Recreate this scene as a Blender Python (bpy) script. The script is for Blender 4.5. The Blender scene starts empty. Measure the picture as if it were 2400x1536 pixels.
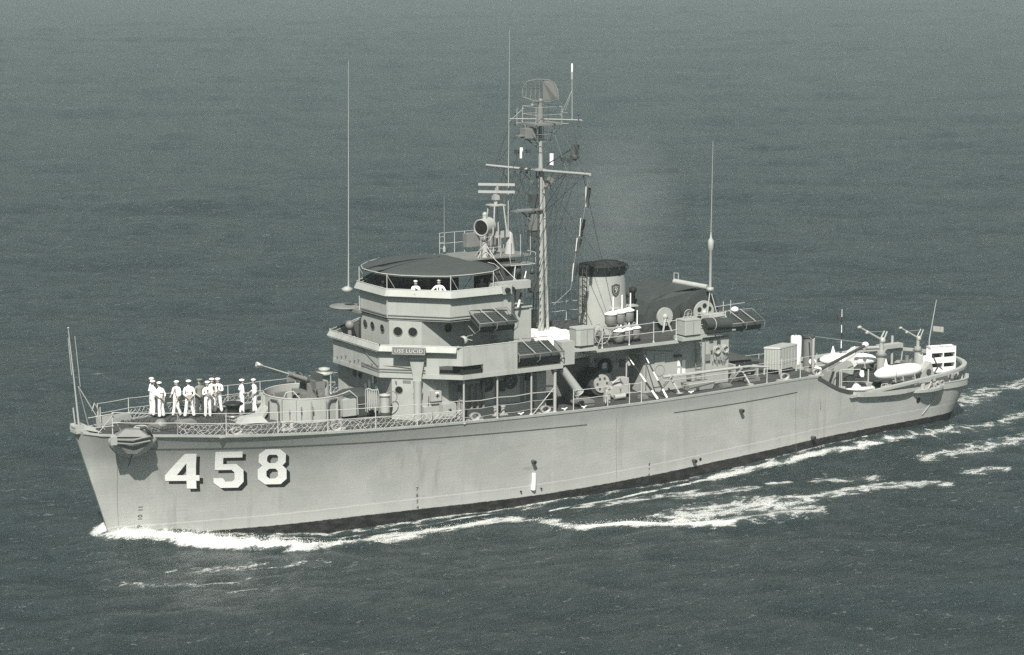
import bpy, bmesh, math, random
import numpy as np
from math import sin, cos, pi, radians as R, sqrt, atan2
from mathutils import Vector, Matrix, Quaternion
from mathutils.bvhtree import BVHTree

random.seed(7); rng = np.random.default_rng(7)
S = bpy.context.scene; COL = S.collection

# ------------------------------------------------------------------ camera, sky, sun
# metres: X runs aft from the stem, Y to starboard (away from the lens), Z up from the waterline
CAM = (-46.0, -111.3, 30.8)
cam = bpy.data.objects.new('camera', bpy.data.cameras.new('camera')); COL.objects.link(cam)
YAW, PITCH, ROLL = R(32.39), R(9.85), R(0.05)
fw = Vector((sin(YAW)*cos(PITCH), cos(YAW)*cos(PITCH), -sin(PITCH)))
r0 = Vector((cos(YAW), -sin(YAW), 0)); u0 = r0.cross(fw)
rt = r0*cos(ROLL) + u0*sin(ROLL); up = -r0*sin(ROLL) + u0*cos(ROLL)
cam.matrix_world = Matrix(((rt.x, up.x, -fw.x, CAM[0]), (rt.y, up.y, -fw.y, CAM[1]), (rt.z, up.z, -fw.z, CAM[2]), (0, 0, 0, 1)))
cam.data.sensor_width = 36; cam.data.lens = 6000/2400*36
cam.data.clip_start = 1; cam.data.clip_end = 20000
S.camera = cam

SUN_EL, SUN_AZ = R(48), R(53)          # azimuth: from dead ahead (-X) round to port (-Y)
to_sun = Vector((-cos(SUN_AZ)*cos(SUN_EL), -sin(SUN_AZ)*cos(SUN_EL), sin(SUN_EL)))
sun = bpy.data.objects.new('sun', bpy.data.lights.new('sun', 'SUN')); COL.objects.link(sun)
sun.data.energy = 5.0; sun.data.angle = R(0.5); sun.data.color = (1.0, 0.955, 0.87)
sun.rotation_euler = to_sun.to_track_quat('Z', 'Y').to_euler()
W = bpy.data.worlds.new('World'); S.world = W; W.use_nodes = True
wn = W.node_tree.nodes; wl = W.node_tree.links
bg = wn['Background']; sky = wn.new('ShaderNodeTexSky'); sky.sky_type = 'NISHITA'; sky.sun_disc = False
sky.sun_elevation = SUN_EL; sky.sun_rotation = atan2(to_sun.x, to_sun.y)
sky.air_density = 1.0; sky.dust_density = 1.5; sky.ozone_density = 1.0
hs = wn.new('ShaderNodeHueSaturation'); hs.inputs['Saturation'].default_value = 0.32
tint = wn.new('ShaderNodeMix'); tint.data_type = 'RGBA'; tint.blend_type = 'MULTIPLY'; tint.inputs[0].default_value = 1
tint.inputs[7].default_value = (0.84, 1.0, 0.97, 1)
wl.new(sky.outputs[0], hs.inputs['Color']); wl.new(hs.outputs[0], tint.inputs[6]); wl.new(tint.outputs[2], bg.inputs['Color'])
bg.inputs['Strength'].default_value = 0.05
S.view_settings.view_transform = 'Standard'; S.view_settings.look = 'None'
S.view_settings.exposure = 0.42; S.view_settings.gamma = 1
S.render.engine = 'CYCLES'
S.cycles.max_bounces = 5; S.cycles.use_denoising = False; S.cycles.volume_bounces = 0; S.cycles.sample_clamp_indirect = 1.5; S.cycles.sample_clamp_direct = 3.0; S.cycles.volume_step_rate = 4

# ------------------------------------------------------------------ materials
def nodes(name):
    m = bpy.data.materials.new(name); m.use_nodes = True
    return m, m.node_tree.nodes, m.node_tree.links, m.node_tree.nodes['Principled BSDF']
def mat(name, col, rough=0.6, vary=0.12, scale=1.5, metal=0.0, stretch=(1, 1, 1), bump=0.0, grime=None):
    m, n, l, b = nodes(name)
    tc = n.new('ShaderNodeTexCoord'); mp = n.new('ShaderNodeMapping'); mp.inputs['Scale'].default_value = stretch
    l.new(tc.outputs['Object'], mp.inputs[0])
    no = n.new('ShaderNodeTexNoise'); no.inputs['Scale'].default_value = scale; no.inputs['Detail'].default_value = 7
    no.inputs['Roughness'].default_value = 0.65
    l.new(mp.outputs[0], no.inputs['Vector'])
    cr = n.new('ShaderNodeValToRGB'); e = cr.color_ramp.elements
    e[0].position = 0.3; e[1].position = 0.72
    e[0].color = tuple(c*(1-vary) for c in col)+(1,); e[1].color = tuple(min(1, c*(1+vary*.8)) for c in col)+(1,)
    l.new(no.outputs[0], cr.inputs[0]); out = cr.outputs[0]
    if grime:   # drips and wear: (amount, colour)
        mp2 = n.new('ShaderNodeMapping'); mp2.inputs['Scale'].default_value = (1.3, 1.3, 0.10)
        l.new(tc.outputs['Object'], mp2.inputs[0])
        n2 = n.new('ShaderNodeTexNoise'); n2.inputs['Scale'].default_value = 3.2; n2.inputs['Detail'].default_value = 5
        l.new(mp2.outputs[0], n2.inputs['Vector'])
        n3 = n.new('ShaderNodeTexNoise'); n3.inputs['Scale'].default_value = 0.22; n3.inputs['Detail'].default_value = 2
        l.new(tc.outputs['Object'], n3.inputs['Vector'])
        mu = n.new('ShaderNodeMath'); mu.operation = 'MULTIPLY'; l.new(n2.outputs[0], mu.inputs[0]); l.new(n3.outputs[0], mu.inputs[1])
        mr = n.new('ShaderNodeMapRange'); mr.inputs[1].default_value = 0.27; mr.inputs[2].default_value = 0.42
        mr.inputs[4].default_value = grime[0]; l.new(mu.outputs[0], mr.inputs[0])
        mx = n.new('ShaderNodeMix'); mx.data_type = 'RGBA'; l.new(mr.outputs[0], mx.inputs[0]); l.new(out, mx.inputs[6])
        mx.inputs[7].default_value = tuple(grime[1])+(1,); out = mx.outputs[2]
    l.new(out, b.inputs['Base Color'])
    b.inputs['Roughness'].default_value = rough; b.inputs['Metallic'].default_value = metal
    if bump:
        bp = n.new('ShaderNodeBump'); bp.inputs['Strength'].default_value = bump; bp.inputs['Distance'].default_value = 0.03
        l.new(no.outputs[0], bp.inputs['Height']); l.new(bp.outputs[0], b.inputs['Normal'])
    return m
g = lambda v, w=0.0: (v*(1+w), v, v*(0.975-w))
MT = dict(
    gray=mat('gray_paint', (.365,.38,.36), .55, .09, 1.1, grime=(.42, (.22,.23,.215))),
    dark=mat('dark_gray_metal', (.058,.066,.064), .6, .2, 3),
    mid=mat('mid_gray_paint', (.185,.19,.183), .55, .15, 2.5),
    deck=mat('deck_paint', (.05,.054,.053), .8, .35, .9, grime=(.5, (.085,.09,.088))),
    black=mat('black_paint', (.014,.019,.018), .6, .3, 2),
    soot=mat('sooty_black_paint', (.010,.014,.0135), .75, .5, 2.2, bump=.4),
    white=mat('white_paint', g(.9), .5, .04, 1.5),
    flat=mat('white_fabric', (.88, .88, .86), .85, .05, 5),
    canvas=mat('dark_canvas', (.040,.049,.048), .9, .3, 1.7, bump=.5),
    tarp=mat('white_canvas', g(.85), .9, .06, 1.2, bump=.3),
    awn=mat('gray_canvas_awning', (.048,.058,.057), .9, .14, 1.3, stretch=(.5, 2.2, 1), bump=.6),
    rope=mat('pale_rope', g(.42), .9, .2, 9),
    rail=mat('pale_rail_paint', g(.5), .5, .1, 3),
    skin=mat('skin', (.36, .31, .27), .6, .1, 8),
    khaki=mat('khaki_cloth', (.20, .205, .18), .85, .1, 5),
    hair=mat('dark_hair', g(.02), .6, .2, 9),
    navy=mat('dark_cloth', (.05,.058,.056), .85, .2, 5),
    glass=mat('dark_glass', g(.02), .08, .2, 2),
    steel=mat('worn_steel', g(.30), .38, .25, 4, metal=.6),
    foamy=mat('sea_spray', g(.82), .6, .03, 3),
    net=mat('pale_netting', g(.48), .85, .1, 5),
    light=mat('pale_gray_paint', g(.38), .55, .08, 2),
)
def hull_material():
    m, n, l, b = nodes('hull_paint')
    tc = n.new('ShaderNodeTexCoord'); sp = n.new('ShaderNodeSeparateXYZ'); l.new(tc.outputs['Object'], sp.inputs[0])
    def math_(op, a, bb=None, c=None):
        q = n.new('ShaderNodeMath'); q.operation = op
        for i, v in enumerate((a, bb, c)):
            if v is None: continue
            if isinstance(v, (int, float)): q.inputs[i].default_value = v
            else: l.new(v, q.inputs[i])
        return q.outputs[0]
    def noise(scale, stretch, detail=5, rough=.6):
        mp = n.new('ShaderNodeMapping'); mp.inputs['Scale'].default_value = stretch; l.new(tc.outputs['Object'], mp.inputs[0])
        q = n.new('ShaderNodeTexNoise'); q.inputs['Scale'].default_value = scale; q.inputs['Detail'].default_value = detail
        q.inputs['Roughness'].default_value = rough; l.new(mp.outputs[0], q.inputs['Vector']); return q.outputs[0]
    def ramp(v, a, bb, lo, hi):
        q = n.new('ShaderNodeMapRange'); q.inputs[1].default_value = a; q.inputs[2].default_value = bb
        q.inputs[3].default_value = lo; q.inputs[4].default_value = hi; l.new(v, q.inputs[0]); return q.outputs[0]
    def mix(f, a, bb, typ='MIX'):
        q = n.new('ShaderNodeMix'); q.data_type = 'RGBA'; q.blend_type = typ; l.new(f, q.inputs[0])
        for i, v in ((6, a), (7, bb)):
            if isinstance(v, tuple): q.inputs[i].default_value = v
            else: l.new(v, q.inputs[i])
        return q.outputs[2]
    x, z = sp.outputs[0], sp.outputs[2]
    # soft mottling, drips under the deck edge, scrapes
    base = mix(ramp(noise(.5, (1, 1, 1.6)), .35, .65, 0, 1), (.342, .352, .338, 1), (.390, .40, .383, 1))
    drips = ramp(noise(2.4, (1, 1, .07), 6), .52, .72, 0, 1)
    area = ramp(noise(.16, (1, 1, .3), 2), .45, .60, 0, .7)
    base = mix(math_('MULTIPLY', drips, area), base, g(.25)+(1,))
    pale = ramp(noise(1.9, (1, 1, .05), 4), .6, .75, 0, .35)
    base = mix(pale, base, g(.50)+(1,))
    scr = ramp(noise(1.3, (.5, 1, 3.2), 6, .75), .62, .72, 0, .55)
    base = mix(scr, base, g(.2)+(1,))
    # shade of the flare painted in below the deck edge, old patch repairs
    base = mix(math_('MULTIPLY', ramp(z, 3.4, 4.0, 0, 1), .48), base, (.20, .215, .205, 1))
    pat = ramp(noise(.45, (1, 1, 2.2), 1, .2), .60, .61, 0, .30)
    base = mix(pat, base, (.30, .315, .30, 1))
    # plank seams, very faint
    seam = ramp(math_('FRACT', math_('MULTIPLY', z, 5.5)), 0, .14, .38, 0)
    base = mix(seam, base, g(.27)+(1,))
    # black boot topping whose upper edge lifts towards the stern, with a paler salt line above it
    q = n.new('ShaderNodeFloatCurve'); c = q.mapping.curves[0]
    pts = [(0, -.30), (8.5, -.18), (13.4, 0.0), (17, .08), (23, .12), (29.3, .32), (36.3, .66), (44.2, .95), (54, .9)]
    c.points[0].location = (0, (pts[0][1]+1)/2); c.points[1].location = (1, (pts[-1][1]+1)/2)
    for a, bb in pts[1:-1]: c.points.new(a/54, (bb+1)/2)
    q.mapping.update(); l.new(math_('DIVIDE', x, 54), q.inputs['Value'])
    edge = math_('SUBTRACT', math_('MULTIPLY', q.outputs[0], 2), 1)
    d = math_('SUBTRACT', z, math_('ADD', edge, math_('MULTIPLY', math_('SUBTRACT', noise(3, (1, 1, .3)), .5), .10)))
    line = math_('MULTIPLY', ramp(math_('ABSOLUTE', math_('SUBTRACT', d, .55)), 0, .05, 1, 0), .45)
    base = mix(line, base, g(.62)+(1,))
    low = mix(ramp(d, .0, .55, .30, 0), base, g(.5)+(1,))
    fouled = mix(ramp(noise(2.1, (1, 1, 2)), .45, .7, 0, .8), g(.016)+(1,), g(.05)+(1,))
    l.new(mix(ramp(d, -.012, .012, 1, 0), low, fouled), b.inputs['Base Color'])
    b.inputs['Roughness'].default_value = .48
    bp = n.new('ShaderNodeBump'); bp.inputs['Strength'].default_value = .12; bp.inputs['Distance'].default_value = .04
    l.new(noise(1.2, (1, 1, 1), 4), bp.inputs['Height']); l.new(bp.outputs[0], b.inputs['Normal'])
    return m
MT['hull'] = hull_material()

# ------------------------------------------------------------------ mesh helpers
WO = {}                                             # world origin of every object, so parts can be written in world metres
class M:
    def __init__(s): s.v = []; s.f = []; s.sm = []
    def add(s, vs, fs, smooth=False):
        k = len(s.v); s.v += [tuple(p) for p in vs]; s.f += [tuple(i+k for i in q) for q in fs]; s.sm += [smooth]*len(fs); return s
    def box(s, x0, x1, y0, y1, z0, z1):
        return s.add([(x, y, z) for z in (z0, z1) for x, y in ((x0, y0), (x1, y0), (x1, y1), (x0, y1))],
                     [(3, 2, 1, 0), (4, 5, 6, 7), (0, 1, 5, 4), (1, 2, 6, 5), (2, 3, 7, 6), (3, 0, 4, 7)])
    def obox(s, c, d, rot=(0, 0, 0)):
        from mathutils import Euler
        mt = Euler(rot).to_matrix(); c = Vector(c)
        v = [c + mt @ Vector((x*d[0]/2, y*d[1]/2, z*d[2]/2)) for z in (-1, 1) for x, y in ((-1, -1), (1, -1), (1, 1), (-1, 1))]
        return s.add(v, [(3, 2, 1, 0), (4, 5, 6, 7), (0, 1, 5, 4), (1, 2, 6, 5), (2, 3, 7, 6), (3, 0, 4, 7)])
    def loft(s, rings, cap=True, closed=True, smooth=False):
        n = len(rings[0]); vs = [p for r in rings for p in r]; fs = []
        for k in range(len(rings)-1):
            for i in range(n if closed else n-1):
                j = (i+1) % n; fs.append((k*n+i, k*n+j, (k+1)*n+j, (k+1)*n+i))
        s.add(vs, fs, smooth)
        if cap: s.add(rings[0], [tuple(range(n))[::-1]]); s.add(rings[-1], [tuple(range(n))])
        return s
    def prism(s, poly, z0, z1, cap=True):
        a = z0 if callable(z0) else (lambda x: z0); b = z1 if callable(z1) else (lambda x: z1)
        return s.loft([[(x, y, a(x)) for x, y in poly], [(x, y, b(x)) for x, y in poly]], cap)
    def tube(s, path, r, n=6, cap=True, r1=None):
        P = [Vector(p) for p in path]; rings = []; up = None
        for i, p in enumerate(P):
            t = (P[min(i+1, len(P)-1)] - P[max(i-1, 0)]).normalized()
            if up is None: up = t.orthogonal().normalized()
            up = (up - t*up.dot(t)); up = up.normalized() if up.length > 1e-6 else t.orthogonal().normalized()
            w = t.cross(up); rr = r if r1 is None else r+(r1-r)*i/(len(P)-1)
            rings.append([p + (up*cos(2*pi*k/n)+w*sin(2*pi*k/n))*rr for k in range(n)])
        return s.loft(rings, cap, True, n > 5)
    def cyl(s, a, b, r, r1=None, n=12): return s.tube([a, b], r, n, True, r1)
    def lathe(s, c, prof, n=16, ax='z'):
        rings = []
        for r, h in prof:
            rg = []
            for k in range(n):
                a = 2*pi*k/n; u, w = r*cos(a), r*sin(a)
                o = {'z': (u, w, h), 'y': (u, h, -w), 'x': (h, u, w)}[ax]; rg.append((c[0]+o[0], c[1]+o[1], c[2]+o[2]))
            rings.append(rg)
        return s.loft(rings, True, True, True)
    def ball(s, c, r, sc=(1, 1, 1), n=10):
        pr = [(sin(pi*i/n), -cos(pi*i/n)) for i in range(n+1)]
        rings = [[(c[0]+r*sc[0]*max(a, .002)*cos(2*pi*k/(n+2)), c[1]+r*sc[1]*max(a, .002)*sin(2*pi*k/(n+2)), c[2]+r*sc[2]*h) for k in range(n+2)] for a, h in pr]
        return s.loft(rings, True, True, True)
    def ring(s, c, rad, r, nrm=(0, 0, 1), n=20, m=6, arc=(0, 2*pi)):
        nn = Vector(nrm).normalized(); u = nn.orthogonal().normalized(); w = nn.cross(u); full = abs(arc[1]-arc[0]) > 6.2
        P = [Vector(c)+(u*cos(arc[0]+(arc[1]-arc[0])*k/n)+w*sin(arc[0]+(arc[1]-arc[0])*k/n))*rad for k in range(n+1)]
        return s.tube(P, r, m, not full)
    def strip(s, path, z0, z1, th, out=0.0):     # a wall of thickness th along a plan path, leaning out by `out` at its lower edge
        P = [Vector((p[0], p[1])) for p in path]; N = []
        for i in range(len(P)):
            ds = []
            if i > 0: ds.append((P[i]-P[i-1]).normalized())
            if i < len(P)-1: ds.append((P[i+1]-P[i]).normalized())
            nn = Vector((0, 0)); 
            for d in ds: nn += Vector((-d.y, d.x))
            nn.normalize(); nn /= max(.5, nn.dot(Vector((-ds[0].y, ds[0].x)))); N.append(nn)
        zf0 = z0 if callable(z0) else (lambda x: z0); zf1 = z1 if callable(z1) else (lambda x: z1)
        rg = []
        for p, q in zip(P, N):
            rg.append([(p.x-q.x*out, p.y-q.y*out, zf0(p.x)), (p.x, p.y, zf1(p.x)), (p.x+q.x*th, p.y+q.y*th, zf1(p.x)), (p.x+q.x*th-q.x*out, p.y+q.y*th-q.y*out, zf0(p.x))])
        return s.loft(rg, True)
    def mirror(s):
        k = len(s.v); s.v += [(x, -y, z) for x, y, z in s.v]; s.f += [tuple(i+k for i in q[::-1]) for q in s.f]; s.sm += s.sm[:]; return s
    def parts(s, name, m, parent=None, label=None):      # one object per separate piece
        par = list(range(len(s.v)))
        def find(a):
            while par[a] != a: par[a] = par[par[a]]; a = par[a]
            return a
        for f in s.f:
            for b in f[1:]: par[find(b)] = find(f[0])
        grp = {}
        for i, f in enumerate(s.f): grp.setdefault(find(f[0]), []).append(i)
        L = []
        for fl in grp.values():
            vi = {i for k in fl for i in s.f[k]}; P = np.array([s.v[i] for i in vi]); L.append([P.min(0)-.012, P.max(0)+.012, fl])
        ch = True
        while ch:
            ch = False
            for i in range(len(L)):
                for j in range(len(L)-1, i, -1):
                    if (L[i][0] <= L[j][1]).all() and (L[j][0] <= L[i][1]).all():
                        L[i] = [np.minimum(L[i][0], L[j][0]), np.maximum(L[i][1], L[j][1]), L[i][2]+L[j][2]]; del L[j]; ch = True
        out = []
        for _, _, fl in L:
            vi = sorted({i for k in fl for i in s.f[k]}); mp = {a: k for k, a in enumerate(vi)}; q = M(); q.v = [s.v[i] for i in vi]
            q.f = [tuple(mp[i] for i in s.f[k]) for k in fl]; q.sm = [s.sm[k] for k in fl]; out.append(q.build(name, m, parent, label))
        return out[0]
    def build(s, name, m, parent=None, label=None):
        o0 = Vector(WO[parent.name]) if parent else Vector((0, 0, 0))
        me = bpy.data.meshes.new(name); me.from_pydata([tuple(Vector(p)-o0) for p in s.v], [], s.f); 
        bm = bmesh.new(); bm.from_mesh(me); bmesh.ops.recalc_face_normals(bm, faces=bm.faces); bm.to_mesh(me); bm.free()
        me.polygons.foreach_set('use_smooth', s.sm); me.update()
        me.materials.append(MT[m] if isinstance(m, str) else m)
        o = bpy.data.objects.new(name, me); COL.objects.link(o)
        if parent: o.parent = parent
        WO[o.name] = tuple(o0)
        if label: o['label'] = label
        return o
def thing(name, loc, label, cat, group=None, rz=0):
    o = bpy.data.objects.new(name, None); COL.objects.link(o); o.location = loc; o.rotation_euler.z = rz
    o.empty_display_size = .2; o['label'] = label; o['category'] = cat
    if group: o['group'] = group
    WO[o.name] = tuple(loc); return o
def dup(o, parent=None, loc=None, label=None, rz=None, name=None):
    c = o.copy(); COL.objects.link(c); c.parent = parent; WO[c.name] = WO[o.name]
    if loc is not None: c.location = loc; WO[c.name] = tuple(loc)
    if rz is not None: c.rotation_euler.z = rz
    if label: c['label'] = label
    for ch in [k for k in bpy.data.objects if k.parent == o]: dup(ch, c)
    return c
def text_mesh(body, size, extrude=.004, spacing=1.0):     # flat lettering, x right, y up, centred
    cu = bpy.data.curves.new('lettering', 'FONT'); cu.body = body; cu.size = size; cu.extrude = extrude; cu.space_character = spacing
    cu.align_x = 'CENTER'; cu.align_y = 'CENTER'; cu.resolution_u = 3
    o = bpy.data.objects.new('lettering', cu); COL.objects.link(o); dg = bpy.context.evaluated_depsgraph_get()
    me = o.evaluated_get(dg).to_mesh(); vs = [v.co.copy() for v in me.vertices]; fs = [tuple(p.vertices) for p in me.polygons]
    bpy.data.objects.remove(o); bpy.data.curves.remove(cu); return vs, fs
def place(vs, fs, c, u, w, m=None):                        # put flat lettering on a surface at c with right = u, up = w
    m = m or M(); u = Vector(u).normalized(); w = Vector(w); w = (w-u*w.dot(u)).normalized(); nn = u.cross(w); c = Vector(c)
    return m.add([c+u*p.x+w*p.y+nn*p.z for p in vs], fs)

def ip(tab): xs, ys = zip(*tab); return lambda x: float(np.interp(x, xs, ys))
def sm(tab, x):        # smooth (monotone cubic) interpolation
    xs = np.array([a for a, _ in tab], float); ys = np.array([b for _, b in tab], float)
    h = np.diff(xs); d = np.diff(ys)/h; mm = np.zeros(len(xs)); mm[0] = d[0]; mm[-1] = d[-1]
    for i in range(1, len(xs)-1): mm[i] = 0 if d[i-1]*d[i] <= 0 else 2*d[i-1]*d[i]/(d[i-1]+d[i])
    x = np.clip(x, xs[0], xs[-1]); i = np.clip(np.searchsorted(xs, x)-1, 0, len(h)-1); t = (x-xs[i])/h[i]
    return float((2*t**3-3*t**2+1)*ys[i]+(t**3-2*t**2+t)*h[i]*mm[i]+(-2*t**3+3*t**2)*ys[i+1]+(t**3-t**2)*h[i]*mm[i+1])

# ------------------------------------------------------------------ the ship's lines
ZED = [(0, 5.30), (.5, 5.12), (1.2, 5.07), (2.2, 5.03), (4.5, 4.92), (6.7, 4.78), (11, 4.62), (16.5, 4.48), (22.5, 4.39), (29, 4.33), (37.6, 4.41), (41.0, 4.43),
       (41.4, 4.30), (42.1, 3.92), (43.05, 3.50), (44.2, 3.22), (46, 3.06), (48, 2.97), (50.7, 2.86), (53.6, 2.79), (55, 2.78)]
BED = [(0, .10), (.15, .34), (.5, .60), (1, .98), (2.5, 1.72), (5, 2.66), (8, 3.52), (12, 4.34), (17, 4.95), (23, 5.33), (30, 5.40), (38, 5.12), (41, 4.90), (45, 4.60),
       (50, 4.15), (52.2, 3.85), (53.3, 3.50), (53.9, 2.9), (54.25, 1.8), (54.4, .0)]
BWL = [(0, 0), (.6, .12), (2.5, .75), (5, 1.45), (8, 2.35), (12, 3.4), (17, 4.3), (23, 4.9), (30, 5.12), (37, 4.98), (43, 4.5), (48, 4.0), (51.2, 3.45), (52.6, 2.75), (53.1, 1.5), (53.3, 0)]
def zedge(x): return sm(ZED, x)
def zmain(x): return zedge(x)-.03 if x < 41.2 else 4.40    # main deck
ZFAN = 2.72                                                # fantail deck
def bdeck(x): return sm(BED, x)
def hull_pt(u, t):          # u along the ship 0..1, t 0 at the rail .. 1 under water
    xd = u*54.4; z0 = zedge(xd); bd = bdeck(xd)
    xw_ = 1.62+u*(53.3-1.62); bw = sm(BWL, (xw_-1.62)*53.3/(53.3-1.62))
    z = z0+(-1.9-z0)*t; s = min(1, (z0-z)/(z0-.1)) if z > .1 else 1
    k = 1-s; flare = max(0, 1-u/.45)
    x = xd+(xw_-xd)*s + (.35*(.1-z)/2 if z < .1 else 0)*(1 if u < .5 else -1)*max(0, abs(u-.5)*2-.9)*10
    e = k**(1.75+.8*flare-.5*max(0, u-.5)*2)
    y = bw+(bd-bw)*e
    if z < .1: y = bw*(1-.06*(.1-z)**2)
    if u < 1e-6: y = .07
    return x, y, z
US = sorted(set([round(v, 5) for v in list(np.linspace(0, 1, 111)) + list(np.linspace(0, .06, 14)) + list(np.linspace(.74, .86, 26)) + list(np.linspace(.96, 1, 18))]))
TS = list(np.linspace(0, .78, 16))+[.85, .92, 1]
hv = [(p[0], -p[1], p[2]) for t in TS for p in [hull_pt(u, t) for u in US]]
hm = M(); nu = len(US); q = [(a*nu+i, a*nu+i+1, (a+1)*nu+i+1, (a+1)*nu+i) for a in range(len(TS)-1) for i in range(nu-1)]
hm.add(hv, q, True); hm.add([(x, -y, z) for x, y, z in hv], [f[::-1] for f in q], True)
hm.add([hv[a*nu] for a in range(len(TS))]+[(x, -y, z) for x, y, z in [hv[a*nu] for a in range(len(TS))]], [(a, a+1, a+1+len(TS), a+len(TS)) for a in range(len(TS)-1)])
HT = BVHTree.FromPolygons([Vector(p) for p in hv], q)
def hull_hit(x, z):
    h = HT.ray_cast(Vector((x, -12, z)), Vector((0, 1, 0)))
    return (h[0], h[1] if h[1].y < 0 else -h[1]) if h[0] else (Vector((x, -bdeck(x), z)), Vector((0, -1, 0)))

ship = thing('warship', (0, 0, 0), 'gray minesweeper under way with white 458 on its bow', 'warship')
# weld the centre seam
hull = hm.build('hull', 'hull', ship)

# decks: main deck to X=41.4, fantail below it, with the step between them
def deck_strip(x0, x1, zf, inset, n):
    m = M(); xs = np.linspace(x0, x1, n); ys = [-1, -.72, -.4, 0, .4, .72, 1]
    v = [(x, y*max(.03, bdeck(x)-inset), zf(x)+.07*(1-y*y)*min(1, bdeck(x)/3)) for x in xs for y in ys]
    return m.add(v, [(i*7+j, (i+1)*7+j, (i+1)*7+j+1, i*7+j+1) for i in range(n-1) for j in range(6)])
m = deck_strip(.12, 41.5, zmain, .01, 70)
m.add([(41.5, -bdeck(41.5)+.05, 4.41), (41.5, bdeck(41.5)-.05, 4.41), (41.5, bdeck(41.5)-.05, 2.5), (41.5, -bdeck(41.5)+.05, 2.5)], [(0, 1, 2, 3)])
m.build('main_deck', 'deck', ship)
deck_strip(41.3, 54.39, lambda x: ZFAN-.06, .12, 60).build('fantail_deck', 'deck', ship)
# rail cap of the low stern bulwark and the toe rail along the deck edge
def edge_path(x0, x1, n, dy=0.0, dz=0.0): return [(x, -(bdeck(x)+dy), zedge(x)+dz) for x in np.linspace(x0, x1, n)]
def band(path, w, h):
    rg = []
    for (x, y, z) in path: rg.append([(x, y+.012, z-h), (x, y-.004, z+.012), (x, y+w, z+.012), (x, y+w, z-h)])
    return M().loft(rg, True)
xs_ = list(np.linspace(41.2, 53.0, 50))+list(np.linspace(53.1, 54.39, 16))
band([(x, -bdeck(x)+.004, zedge(x)) for x in xs_ if x > 43.4], .16, .35).mirror().parts('stern_bulwark', 'gray', ship)
band([(x, -bdeck(x)-.035+.01*max(0, x-44), zedge(x)+.01) for x in xs_ if x < 46.6], .40, .20).mirror().parts('bulwark_sweep', 'dark', ship)
band([(x, -bdeck(x)-.02, zedge(x)+.012) for x in xs_ if x > 43.5], .20, .03).mirror().build('bulwark_cap', 'gray', ship)
band(edge_path(.3, 41.2, 60, .03, .03), .12, .10).mirror().build('toe_rail', 'gray', ship)
# rubbing strakes: a thin ledge along the side, and the belting that stands out below the fantail
m = M()
for (xa, xb, za, zb) in ((3.2, 25.8, 4.25, 3.55), (31.25, 39.7, 3.58, 3.71)):
    P = []
    for x in np.linspace(xa, xb, 40):
        p, nn = hull_hit(x, za+(zb-za)*(x-xa)/(xb-xa)-.05*sin(pi*(x-xa)/(xb-xa))); P.append(p+nn*.005)
    m.tube(P, .022, 4)
m.parts('side_moulding', 'dark', ship)
m = M()
for x in (1.9, 27.6, 39.6):           # vertical plank butts
    P = [hull_hit(x+.02*k, z)[0]+Vector((0, -.004, 0)) for k, z in enumerate(np.linspace(3.7 if x > 5 else 3.9, .4, 12))]
    m.tube(P, .010, 4)
m.parts('plank_seam', 'mid' , ship)
m = M(); rg = []
for k in range(31):
    x = 43.8+k*(49.6-43.8)/30; o = .22*min(1, k/2.5)**.5*min(1, (30-k)/9+.02); zt = zedge(x)-.03; b = bdeck(x)
    rg.append([(x, -b+.1, zt), (x, -b-o, zt), (x, -b-o, zt-.25+.13*max(0, k-18)/12), (x, -b+.1, zt-.36)])
m.loft(rg, True); m.mirror().parts('fantail_sponson', 'gray', ship)
m = M(); rg = []                 # chafing plate round the after winch
for k in range(21):
    a = pi*k/20; rg.append([(49.6-1.3*cos(a), -bdeck(49.6)+.15-.62*sin(a), 2.78), (49.6-1.3*cos(a), -bdeck(49.6)+.15-.60*sin(a), 2.62), (49.6-1.2*cos(a), -bdeck(49.6)+.3-.3*sin(a), 2.5), (49.6, -bdeck(49.6)+.5, 2.55)])
m.loft(rg, False).add([r[0] for r in rg], [tuple(range(21))]); m.mirror().parts('stern_platform', 'gray', ship)

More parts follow.
